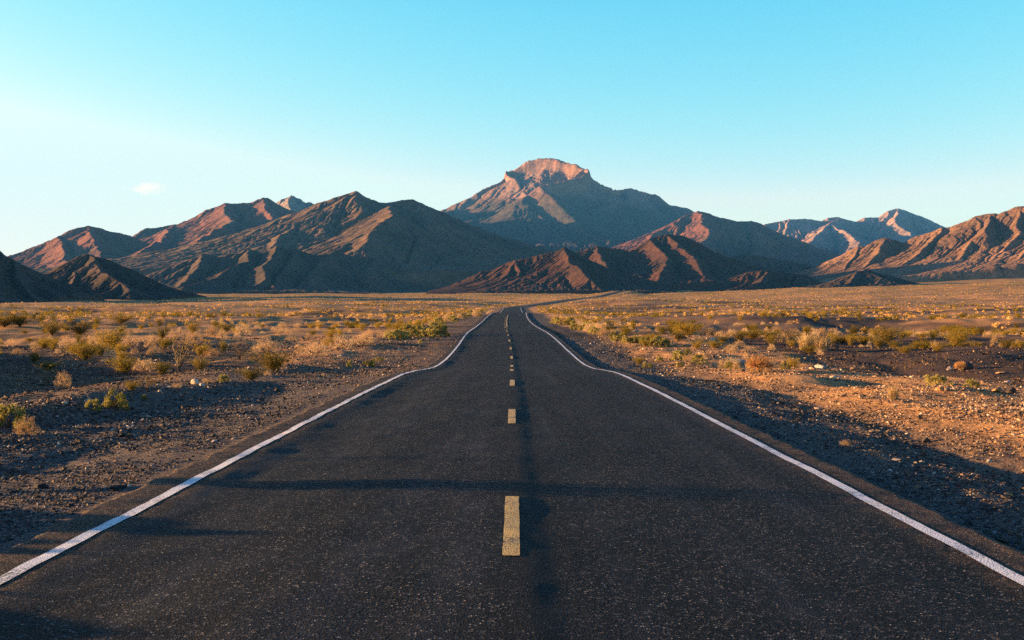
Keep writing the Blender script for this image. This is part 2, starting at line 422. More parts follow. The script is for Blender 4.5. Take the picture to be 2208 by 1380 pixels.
    Z = Z + (2.6*px*fbm(X/(45*px), Y/(45*px), 4, seed+9, .42)*np.clip(hgt*3, 0, 1))
    Z = erode(Z, dx, its, K)
    if crag: Z = Z + crag*px*np.clip(ridged(X/(16*px)+.5*Y/(16*px), Y/(24*px), 4, seed+20), -.8, 2)*np.clip(hgt*2.2-.15, 0, 1)
    Z = Z + .35*px*fbm(X/(6*px), Y/(6*px), 3, seed+30, .6)*np.clip(hgt*4, 0, 1)
    if capcrag: Z = Z + capcrag*px*np.clip(ridged(X/(15*px), Y/(18*px), 4, seed+40), -.9, 1.6)*sst(.66, .80, hgt)
    # sink the rim below the plain
    ex = np.minimum(np.minimum(X-x0, x1-X), np.minimum(Y-y0, y1-Y))/(H/slope*.12+1)
    Z = Z - 40*px*(1-sst(0, 1, ex))
    o = link(name, mesh_np(name, np.stack([X, Y, Z], -1).reshape(-1, 3), grid_faces(*X.shape), True), mat=mat)
    tag(o, label, cat, kind='structure')
    return o

def build_mountains():
    dark = rock_mat('dark_basalt', [(.028, .020, .017), (.046, .032, .026), (.085, .056, .042)], scale=2.5)
    darkred = rock_mat('dark_red_rock', [(0.0248, 0.0161, 0.013), (0.0409, 0.0254, 0.0198), (0.0713, 0.0422, 0.031)], (0.0682, 0.031, 0.0223), .3, 2.0)
    brown = rock_mat('brown_rock', [(.062, .042, .028), (.108, .070, .044), (.165, .105, .065)], scale=1.1)
    browndk = rock_mat('dark_brown_rock', [(0.0405, 0.0297, 0.0242), (0.0629, 0.0449, 0.0342), (0.108, 0.0719, 0.0522)], scale=1.3)
    redblue = rock_mat('banded_red_rock', [(0.0388, 0.0297, 0.0246), (0.0647, 0.0453, 0.0356), (0.109, 0.0712, 0.055)], (0.156, 0.0647, 0.0453), .55, .9)
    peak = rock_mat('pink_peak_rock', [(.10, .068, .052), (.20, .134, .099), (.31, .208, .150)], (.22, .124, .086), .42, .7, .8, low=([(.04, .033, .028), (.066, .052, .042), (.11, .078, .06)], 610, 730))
    pale = rock_mat('pale_pink_rock', [(0.144, 0.0936, 0.072), (0.23, 0.151, 0.119), (0.302, 0.202, 0.158)], scale=.6)
    grey = rock_mat('grey_crag_rock', [(0.0936, 0.0792, 0.0684), (0.18, 0.144, 0.119), (0.302, 0.238, 0.187)], scale=1.0, crag=.8)
    orange = rock_mat('orange_granite', [(0.117, 0.0648, 0.0381), (0.216, 0.117, 0.0649), (0.324, 0.181, 0.103)], (0.135, 0.0778, 0.0475), .3, 2.0, .9)
    M = mountain
    M('hill', 'near black hill cut off by the left edge of the picture', 'hill', 1090,
      [(-200, 540), (-120, 505), (-50, 518), (0, 537), (32, 557), (60, 579), (88, 606), (108, 640)], [[(-40, 512), (-70, 560, -90), (-60, 620, -200)], [(32, 557), (38, 600, -60), (60, 632, -110)]], .85, dark, 11, 5, cell=1.2, basepy=648)
    M('hill', 'dark conical hill standing alone on the left of the plain', 'hill', 1350,
      [(60, 622), (109, 588), (127, 576), (158, 563), (178, 550), (192, 545), (216, 555), (254, 567), (279, 577), (308, 598), (341, 615), (362, 630), (384, 648)],
      [[(158, 564), (165, 590, -60), (150, 615, -110), (110, 640, -160)], [(192, 546), (215, 580, -60), (262, 607, -110), (285, 625, -140)], [(262, 607, -110), (235, 625, -140), (200, 640, -170)]], .66, dark, 12, 7, cell=1.0, basepy=647, crag=.4, yaw=-12)
    M('mountain', 'blue left mountain with a red lower flank behind the conical hill', 'mountain', 3900,
      [(-60, 590), (0, 570), (31, 555), (44, 545), (62, 538), (80, 529), (98, 525), (116, 516), (130, 506), (150, 497), (170, 491), (189, 486), (217, 491), (236, 497), (261, 502), (290, 510), (340, 530), (420, 560)],
      [[(130, 506), (140, 545, -500), (150, 590, -900)], [(189, 487), (215, 540, -500), (200, 600, -1000)]], .6, redblue, 13, 9, crag=.5, yaw=15)
    M('mountain', 'craggy double summit with a red scree face left of centre', 'mountain', 4700,
      [(270, 530), (292, 511), (306, 502), (319, 491), (342, 488), (371, 483), (412, 482), (424, 476), (434, 469), (437, 460), (447, 451), (460, 447), (476, 441), (489, 435), (503, 436), (518, 438), (538, 433), (552, 427), (563, 424), (572, 425), (585, 433), (600, 440), (640, 455), (720, 480)],
      [[(489, 436), (485, 462, -350), (505, 474, -800), (469, 491, -1100), (430, 516, -1350), (392, 545, -1550), (340, 572, -1700)], [(505, 474, -800), (540, 500, -1000), (560, 530, -1300)], [(563, 425), (585, 470, -500), (600, 500, -900)], [(371, 484), (350, 520, -700), (322, 527, -1300), (254, 566, -1600)]], .62, redblue, 14, 10, crag=.9, yaw=12)
    M('mountain', 'small distant grey rock peak poking up behind the double summit', 'mountain', 6300,
      [(540, 470), (597, 439), (610, 431), (618, 424), (625, 420), (634, 423), (643, 427), (657, 433), (677, 440), (760, 452), (840, 462), (930, 470), (1000, 500)],
      [[(625, 421), (628, 450, -300)], [(612, 431), (618, 455, -250)]], .75, grey, 15, 7, crag=3.0)
    M('mountain', 'broad rounded brown mountain with sunlit spurs left of the road', 'mountain', 3350,
      [(560, 498, -120), (579, 486, -80), (634, 459), (677, 443), (692, 438), (724, 426), (746, 416), (763, 412), (781, 420), (801, 428), (821, 435), (844, 437), (868, 433), (888, 431), (905, 437), (921, 448), (937, 458), (975, 481), (1009, 508), (1042, 528), (1080, 556), (1130, 590)],
      [[(692, 438), (712, 468, -150), (690, 518, -350), (650, 570, -600)], [(763, 412), (775, 452, -200), (768, 502, -380), (745, 550, -560)], [(844, 437), (838, 449, -250), (850, 464, -520), (806, 490, -720), (785, 525, -880), (796, 575, -1020)], [(905, 437), (925, 468, -350), (905, 508, -650), (885, 560, -950)], [(975, 481), (1000, 512, -350), (975, 550, -700), (960, 590, -950)], [(634, 459), (640, 478, -220), (600, 515, -500), (575, 555, -750)]],
      .52, brown, 16, 13, yaw=0, rnd=7, autolen=.9, K=.09, its=10)
    M('hill', 'low dark spurred foothills under the broad brown mountain', 'hill', 2350,
      [(300, 612), (340, 592), (380, 572), (407, 559), (436, 545), (470, 552), (505, 545), (532, 534), (565, 545), (597, 527), (620, 535), (643, 533), (680, 548), (721, 537), (750, 548), (780, 553), (808, 554), (840, 563), (875, 569), (908, 588), (945, 602), (985, 618)],
      [[(436, 545), (425, 580, -120), (390, 612, -260)], [(532, 534), (540, 560, -110), (500, 572, -180), (470, 595, -280), (400, 616, -380)], [(597, 527), (590, 555, -120), (565, 570, -200), (575, 600, -330)], [(643, 533), (625, 570, -150), (595, 590, -260), (590, 612, -360)], [(721, 537), (700, 565, -140), (680, 590, -260), (690, 615, -360)], [(808, 554), (800, 580, -150), (830, 610, -300)]],
      .6, browndk, 17, 12, cell=2.4, basepy=628, yaw=12)
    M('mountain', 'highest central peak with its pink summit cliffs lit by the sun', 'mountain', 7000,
      [(680, 450), (724, 436), (763, 426), (801, 436), (850, 443), (888, 439), (905, 444), (921, 455), (937, 463), (950, 459), (960, 451), (975, 445), (991, 435), (1011, 427), (1028, 416), (1040, 408), (1060, 399), (1080, 388, 60), (1089, 380, 90), (1093, 366, 100), (1108, 364, 90), (1123, 355, 70), (1137, 344, 40), (1154, 341, 10), (1160, 338), (1176, 336, -40), (1185, 338, -70), (1200, 339, -120), (1214, 345, -160), (1243, 351, -260), (1256, 360, -310), (1269, 363, -360), (1274, 378, -360), (1283, 386, -330), (1300, 398, -240), (1325, 408, -120), (1358, 405), (1385, 410), (1411, 418), (1444, 440), (1485, 449), (1530, 470), (1600, 500), (1680, 540)],  # leftmost points: an unseen ridge added to shade the lower left flank
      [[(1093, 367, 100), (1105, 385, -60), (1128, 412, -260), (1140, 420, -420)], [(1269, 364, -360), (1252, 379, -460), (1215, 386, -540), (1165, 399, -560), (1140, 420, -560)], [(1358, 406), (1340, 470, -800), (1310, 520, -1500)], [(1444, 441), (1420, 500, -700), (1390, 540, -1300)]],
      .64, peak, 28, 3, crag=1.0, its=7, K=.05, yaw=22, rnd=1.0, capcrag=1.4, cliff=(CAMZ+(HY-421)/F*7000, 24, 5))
    M('mountain', 'blue mountain shoulder right of the central peak', 'mountain', 5200,
      [(1380, 530, -200), (1411, 503, -150), (1450, 480, -80), (1480, 463), (1506, 455), (1530, 459), (1555, 469), (1588, 477), (1617, 475), (1637, 481), (1670, 498), (1711, 518), (1752, 539), (1800, 555), (1850, 570)],
      [[(1506, 456), (1530, 500, -450), (1500, 540, -900)], [(1617, 476), (1640, 520, -450), (1620, 555, -900)]], .55, redblue, 19, 8, crag=.5, yaw=14)
    M('mountain', 'pale pink far range with a pointed lit summit on the right', 'mountain', 9000,
      [(1590, 500), (1650, 482), (1682, 477), (1703, 472), (1736, 470), (1769, 474), (1785, 469), (1810, 469), (1847, 477), (1867, 469), (1896, 465), (1917, 454), (1937, 450), (1954, 453), (1974, 467), (1999, 477), (2024, 489), (2060, 505), (2150, 540)],
      [[(1810, 470), (1790, 480, -350), (1768, 500, -700), (1745, 523, -1100)], [(1790, 480, -350), (1825, 500, -750), (1852, 520, -1200)], [(1937, 451), (1928, 478, -400), (1960, 500, -800)], [(1999, 478), (1985, 500, -400), (1955, 530, -900)]], .55, pale, 20, 6, crag=.4, warp=.6, yaw=12)
    M('mountain', 'rugged orange granite mountain rising to the right edge', 'mountain', 2500,
      [(1690, 604), (1730, 587), (1769, 574), (1805, 560), (1836, 540), (1851, 530), (1866, 530), (1884, 519), (1910, 512), (1928, 516), (1946, 524), (1975, 511), (2005, 501), (2031, 490), (2047, 490), (2072, 480), (2103, 465), (2137, 460), (2160, 460), (2170, 453), (2193, 447), (2230, 443), (2320, 430), (2420, 470), (2520, 520)],
      [[(1851, 531), (1835, 565, -110), (1810, 590, -200)], [(1910, 513), (1890, 550, -120), (1860, 582, -230)], [(2031, 491), (2000, 530, -130), (1960, 560, -240), (1930, 590, -340)], [(2103, 466), (2120, 500, -100), (2080, 535, -220), (2060, 570, -330), (2020, 600, -430)], [(2137, 461), (2125, 500, -140)], [(2193, 448), (2200, 500, -140), (2160, 545, -270), (2100, 585, -400)], [(2260, 500, -220), (2215, 540, -300), (2170, 580, -420)]],
      .62, orange, 21, 9, cell=2.0, crag=1.1, its=9, K=.075, basepy=622, yaw=-16)
    M('hill', 'dark red triangular hill in front of the central peak', 'hill', 1900,
      [(960, 627), (992, 611), (1039, 584), (1062, 579), (1086, 569), (1112, 560), (1143, 553), (1183, 543), (1203, 538), (1216, 532), (1232, 539), (1243, 545), (1290, 570), (1340, 600), (1390, 625)],
      [[(1112, 560), (1118, 590, -90), (1165, 622, -170)], [(1112, 560), (1095, 590, -80), (1060, 620, -150)], [(1216, 533), (1232, 565, -110), (1270, 600, -210), (1300, 625, -260)], [(1039, 585), (1050, 610, -70), (1030, 625, -110)]], .62, darkred, 22, 6, cell=1.5, basepy=630, crag=.3)
    M('hill', 'dark double-humped hill behind the red triangular hill', 'hill', 2300,
      [(1180, 570), (1247, 540), (1268, 533), (1287, 529), (1327, 534), (1354, 539), (1362, 537), (1385, 524), (1403, 514), (1440, 504), (1473, 508), (1506, 522), (1547, 543), (1588, 559), (1621, 576), (1680, 600), (1740, 622)],
      [[(1287, 530), (1310, 570, -160), (1330, 610, -300)], [(1403, 515), (1440, 555, -160), (1420, 600, -330)], [(1440, 505), (1490, 550, -170), (1520, 595, -320)], [(1547, 544), (1560, 585, -150), (1590, 615, -280)]], .58, darkred, 23, 7, cell=2.2, basepy=629, crag=.3, yaw=10)
    M('hill', 'low brown knoll with one lit side between the dark hills', 'hill', 2900,
      [(1560, 575), (1584, 553), (1612, 547), (1650, 552), (1711, 564), (1760, 575), (1810, 590)], [[(1650, 552), (1640, 590, -150)], [(1711, 564), (1690, 600, -200)]], .5, browndk, 24, 5, cell=2.6)
    M('hill', 'low rounded red-brown hill at the foot of the orange mountain', 'hill', 1750,
      [(1515, 627), (1563, 602), (1612, 585), (1654, 580), (1691, 586), (1736, 592), (1765, 608), (1800, 624)], [[(1654, 581), (1640, 605, -70), (1600, 622, -120)], [(1736, 592), (1700, 615, -90)]], .5, darkred, 25, 5, cell=1.6, basepy=627)
    M('hill', 'flat black mound beside the gully under the orange mountain', 'hill', 1650,
      [(1725, 634), (1769, 615), (1807, 599), (1851, 583), (1877, 580), (1913, 589), (1935, 606), (1960, 618)], [[(1851, 583), (1830, 608, -60), (1790, 626, -100)], [(1913, 589), (1880, 618, -80)]], .45, dark, 26, 5, cell=1.6, basepy=626)

build_ground(); print('ground', time.time()-T0)
build_road(); print('road', time.time()-T0)
build_mountains(); print('mountains', time.time()-T0)
# ------------------------------------------------------------------ plants and stones
def rot_rand(n, rng):
    q = rng.normal(size=(n, 4)); q /= np.linalg.norm(q, axis=1)[:, None]; w, x, y, z = q.T
    return np.stack([np.stack([1-2*(y*y+z*z), 2*(x*y-z*w), 2*(x*z+y*w)], -1), np.stack([2*(x*y+z*w), 1-2*(x*x+z*z), 2*(y*z-x*w)], -1), np.stack([2*(x*z-y*w), 2*(y*z+x*w), 1-2*(x*x+y*y)], -1)], 1)
def quads(Pc, U, Wd):
    n = len(Pc); V = np.stack([Pc-U-Wd, Pc+U-Wd*.6, Pc+U+Wd*.6, Pc-U+Wd], 1).reshape(-1, 3)
    return V, np.arange(4*n).reshape(n, 4)
def unit(v): return v/np.maximum(np.linalg.norm(v, axis=-1, keepdims=True), 1e-9)
def leaves(Pc, rng, ln, wd, along=None, jit=1.0):
    n = len(Pc); d = rng.normal(size=(n, 3))
    if along is not None: d = along + jit*d
    d = unit(d); w = unit(np.cross(d, rng.normal(size=(n, 3))))
    l = ln*rng.uniform(.6, 1.4, (n, 1)); return quads(Pc, d*l/2, w*wd*rng.uniform(.6, 1.4, (n, 1))/2)
def join(parts):
    V = []; Fs = []; k = 0
    for v, f in parts: V.append(v); Fs.append(f+k); k += len(v)
    return np.vstack(V), np.vstack(Fs)
def strips(paths, w0, w1):
    """three-sided tapering stems along polylines (m, k, 3)"""
    paths = np.asarray(paths); m, k, _ = paths.shape
    t = unit(np.gradient(paths, axis=1)); ref = np.where(np.abs(t[..., 2:]) > .9, np.array([1., 0, 0]), np.array([0, 0, 1.]))
    a = unit(np.cross(t, ref)); b = np.cross(t, a); r = np.linspace(w0, w1, k)[None, :, None]
    ring = np.stack([paths + r*(a*math.cos(q)+b*math.sin(q)) for q in (0, 2.094, 4.189)], 2)      # m,k,3,3
    V = ring.reshape(-1, 3); i = np.arange(m)[:, None, None]; j = np.arange(k-1)[None, :, None]; c = np.arange(3)[None, None, :]; c2 = (c+1) % 3
    base = i*k*3 + j*3
    return V, np.stack([base+c, base+c2, base+3+c2, base+3+c], -1).reshape(-1, 4)
def dome_shell(n, rng, h, lump, seed, lo=.55):
    d = unit(rng.normal(size=(n, 3))); d[:, 2] = np.abs(d[:, 2])*1.0
    az = np.arctan2(d[:, 1], d[:, 0])
    r = (1 + lump*perlin(az*1.1+seed, d[:, 2]*2.2, seed) + .5*lump*perlin(az*3+seed, d[:, 2]*5, seed+2))*(lo+(1-lo)*rng.random(n)**.45)
    return np.stack([d[:, 0]*.5*r, d[:, 1]*.5*r, np.clip(d[:, 2]*h*r, .01, None)], -1), d
def stems_fan(n, rng, h, spread, k=5, curve=.4, wig=.05):
    az = rng.uniform(0, 2*np.pi, n); t = np.linspace(0, 1, k)[None, :]
    out = (spread*rng.uniform(.25, 1, n))[:, None]*t**(1+curve*rng.uniform(-.3, 1, n)[:, None]); up = (h*rng.uniform(.6, 1.05, n))[:, None]*t**(1-.15*rng.random(n)[:, None])
    p = np.stack([np.cos(az)[:, None]*out, np.sin(az)[:, None]*out, up], -1)
    return p + np.cumsum(rng.normal(size=p.shape)*wig*t[..., None]*h/k, 1)

def foliage_mat(name, lo, hi, trans=.25):
    m = bpy.data.materials.new(name); m.use_nodes = True; t = m.node_tree; b = t.nodes['Principled BSDF']
    b.inputs['Roughness'].default_value = .85; b.inputs['Specular IOR Level'].default_value = .15
    g = t.nodes.new('ShaderNodeNewGeometry'); nz = t.nodes.new('ShaderNodeTexNoise'); nz.inputs['Scale'].default_value = 7; nz.inputs['Detail'].default_value = 4
    t.links.new(g.outputs['Position'], nz.inputs['Vector'])
    ad = t.nodes.new('ShaderNodeMath'); ad.operation = 'ADD'
    oi = t.nodes.new('ShaderNodeObjectInfo'); ml = t.nodes.new('ShaderNodeMath'); ml.operation = 'MULTIPLY_ADD'; ml.inputs[1].default_value = .55; ml.inputs[2].default_value = -.27
    t.links.new(oi.outputs['Random'], ml.inputs[0]); t.links.new(nz.outputs[0], ad.inputs[0]); t.links.new(ml.outputs[0], ad.inputs[1])
    r = t.nodes.new('ShaderNodeValToRGB'); r.color_ramp.elements[0].position = .25; r.color_ramp.elements[0].color = (*lo, 1); r.color_ramp.elements[1].position = .75; r.color_ramp.elements[1].color = (*hi, 1)
    t.links.new(ad.outputs[0], r.inputs[0]); t.links.new(r.outputs[0], b.inputs['Base Color'])
    tr = t.nodes.new('ShaderNodeBsdfTranslucent'); t.links.new(r.outputs[0], tr.inputs[0]); mx = t.nodes.new('ShaderNodeMixShader'); mx.inputs[0].default_value = trans
    t.links.new(b.outputs[0], mx.inputs[1]); t.links.new(tr.outputs[0], mx.inputs[2]); t.links.new(mx.outputs[0], t.nodes['Material Output'].inputs[0])
    return m
MAT = dict(
    pale=foliage_mat('dry_pale_twigs', (.38, .24, .11), (.66, .47, .265), .25), sage=foliage_mat('sage_leaves', (.20, .18, .045), (.44, .37, .12), .3),
    green=foliage_mat('creosote_leaves', (.10, .08, .009), (.38, .26, .028), .4), gold=foliage_mat('dry_gold_stalks', (.42, .22, .08), (.62, .36, .14), .25),
    goldpale=foliage_mat('far_dry_scrub', (.46, .25, .065), (.70, .43, .14), .25), straw=foliage_mat('straw_blades', (.45, .32, .15), (.66, .50, .27), .3), wood=foliage_mat('grey_brown_wood', (.07, .048, .034), (.15, .105, .072), 0))

def make_pale(seed, n=800):
    rng = np.random.default_rng(seed); h = rng.uniform(.48, .62)
    p, d = dome_shell(n, rng, h, .5, seed)
    a = leaves(p, rng, .075, .011, d, .55); p2, d2 = dome_shell(n//2, rng, h, .5, seed, .7); b = leaves(p2, rng, .026, .020)
    return dict(foliage=(*join([a, b]), 'pale'), stem=(*strips(stems_fan(16, rng, h*.8, .36), .008, .003), 'wood'))
def make_sage(seed, n=1700):
    rng = np.random.default_rng(seed); h = rng.uniform(.45, .58); c, d = dome_shell(22, rng, h, .35, seed, .75); c *= .86
    k = rng.integers(0, 22, n); q = unit(rng.normal(size=(n, 3))); p = c[k] + q*(.10*rng.random((n, 1))**.4); p[:, 2] = np.clip(p[:, 2], .01, None)
    return dict(foliage=(*leaves(p, rng, .048, .030, q, .8), 'sage'), stem=(*strips(stems_fan(14, rng, h*.8, .36), .009, .004), 'wood'))
def make_creosote(seed, n=2400):
    rng = np.random.default_rng(seed); h = rng.uniform(.8, 1.05); st = stems_fan(30, rng, h, .5, 7, .5, .16)
    k = rng.integers(0, 30, n); t = rng.uniform(.10, 1.0, n)**.75*5.999; i = t.astype(int); f = (t-i)[:, None]
    p = st[k, i]*(1-f) + st[k, i+1]*f + rng.normal(size=(n, 3))*np.array([.07, .07, .05]); p[:, 2] = np.clip(p[:, 2], .03, None)
    return dict(foliage=(*leaves(p, rng, .036, .018), 'green'), stem=(*strips(st, .010, .003), 'wood'))
def make_tumble(seed):
    rng = np.random.default_rng(seed); n = 520; a0 = rng.uniform(0, 2*np.pi, n); el = np.arcsin(rng.uniform(-.3, 1, n)); t = np.linspace(0, 1, 6)[None, :]
    r = .5*t**.8*rng.uniform(.7, 1.0, (n, 1)); az = a0[:, None]+t*rng.uniform(-1.2, 1.2, (n, 1)); e = el[:, None]*t**.5
    p = np.stack([np.cos(e)*np.cos(az)*r, np.cos(e)*np.sin(az)*r, .22+np.sin(e)*r*.8], -1); p[..., 2] = np.clip(p[..., 2], .01, None)
    return dict(foliage=(*strips(p, .004, .0025), 'gold'), stem=(*strips(stems_fan(8, rng, .3, .12), .010, .005), 'wood'))
def make_twigs(seed, n=11):
    rng = np.random.default_rng(seed); st = stems_fan(n, rng, 1.0, .55, 7, .3, .35); parts = [strips(st, .009, .004)]; sub = []
    for s in st:
        for j in range(rng.integers(3, 7)):
            i = rng.integers(2, 6); d = unit(s[i]-s[i-1] + rng.normal(size=3)*.12)*rng.uniform(.08, .28); tt = np.linspace(0, 1, 7)[:, None]
            sub.append(s[i] + d*tt + rng.normal(size=(7, 3))*.012*tt)
    k = rng.integers(0, len(sub), 260); p = np.array(sub)[k, rng.integers(3, 7, 260)] + rng.normal(size=(260, 3))*.02
    parts.append(strips(sub, .0045, .002))
    return dict(stem=(*join(parts), 'wood'), foliage=(*leaves(p, rng, .03, .012), 'green'))
def make_grass(seed, n=420):
    rng = np.random.default_rng(seed); az = rng.uniform(0, 2*np.pi, n); o = rng.random((n, 2))*.36-.18; t = np.linspace(0, 1, 5)[None, :]; L = rng.uniform(.25, .62, (n, 1))
    out = L*rng.uniform(.1, .75, (n, 1))*t**1.6
    p = np.stack([o[:, :1]+np.cos(az)[:, None]*out, o[:, 1:]+np.sin(az)[:, None]*out, L*t*(1-.25*t)], -1)
    q = stems_fan(60, rng, .6, .3, 5)
    return dict(foliage=(*strips(p, .006, .0015), 'straw'), stem=(*strips(q, .005, .002), 'straw'))
KINDS = {'dry_shrub': ('shrub', [make_pale(100+i) for i in range(5)]), 'sage_bush': ('bush', [make_sage(200+i) for i in range(5)]),
         'creosote_bush': ('bush', [make_creosote(300+i) for i in range(6)]), 'tumbleweed': ('tumbleweed', [make_tumble(400+i) for i in range(2)]),
         'twig_bush': ('bush', [make_twigs(500+i) for i in range(4)]), 'grass_clump': ('grass', [make_grass(600+i) for i in range(3)])}
MESHES = {}
for kn, (cat, vs_) in KINDS.items():
    MESHES[kn] = []
    for v in vs_:
        d = {}
        for part, (V, Fc, mt) in v.items():
            me = mesh_np(part, V, Fc, False); me.materials.append(MAT[mt]); d[part] = me
        MESHES[kn].append(d)
def plant(kind, x, y, w, h, label, group, rz=None, var=None, sink=.02, parts=True):
    v = MESHES[kind][var if var is not None else random.randrange(len(MESHES[kind]))]
    z = float(ground(x, y)) - sink
    rz = random.uniform(0, 6.28) if rz is None else rz
    o = bpy.data.objects.new(kind, None) if parts else bpy.data.objects.new(kind, v['foliage'])
    COL.objects.link(o); o.location = (x, y, z); o.rotation_euler = (0, 0, rz); o.scale = (w, w, h)
    if parts:
        o.empty_display_size = .2
        for nm, me in v.items():
            c = bpy.data.objects.new(nm, me); COL.objects.link(c); c.parent = o
    tag(o, label, KINDS[kind][0], group); return o

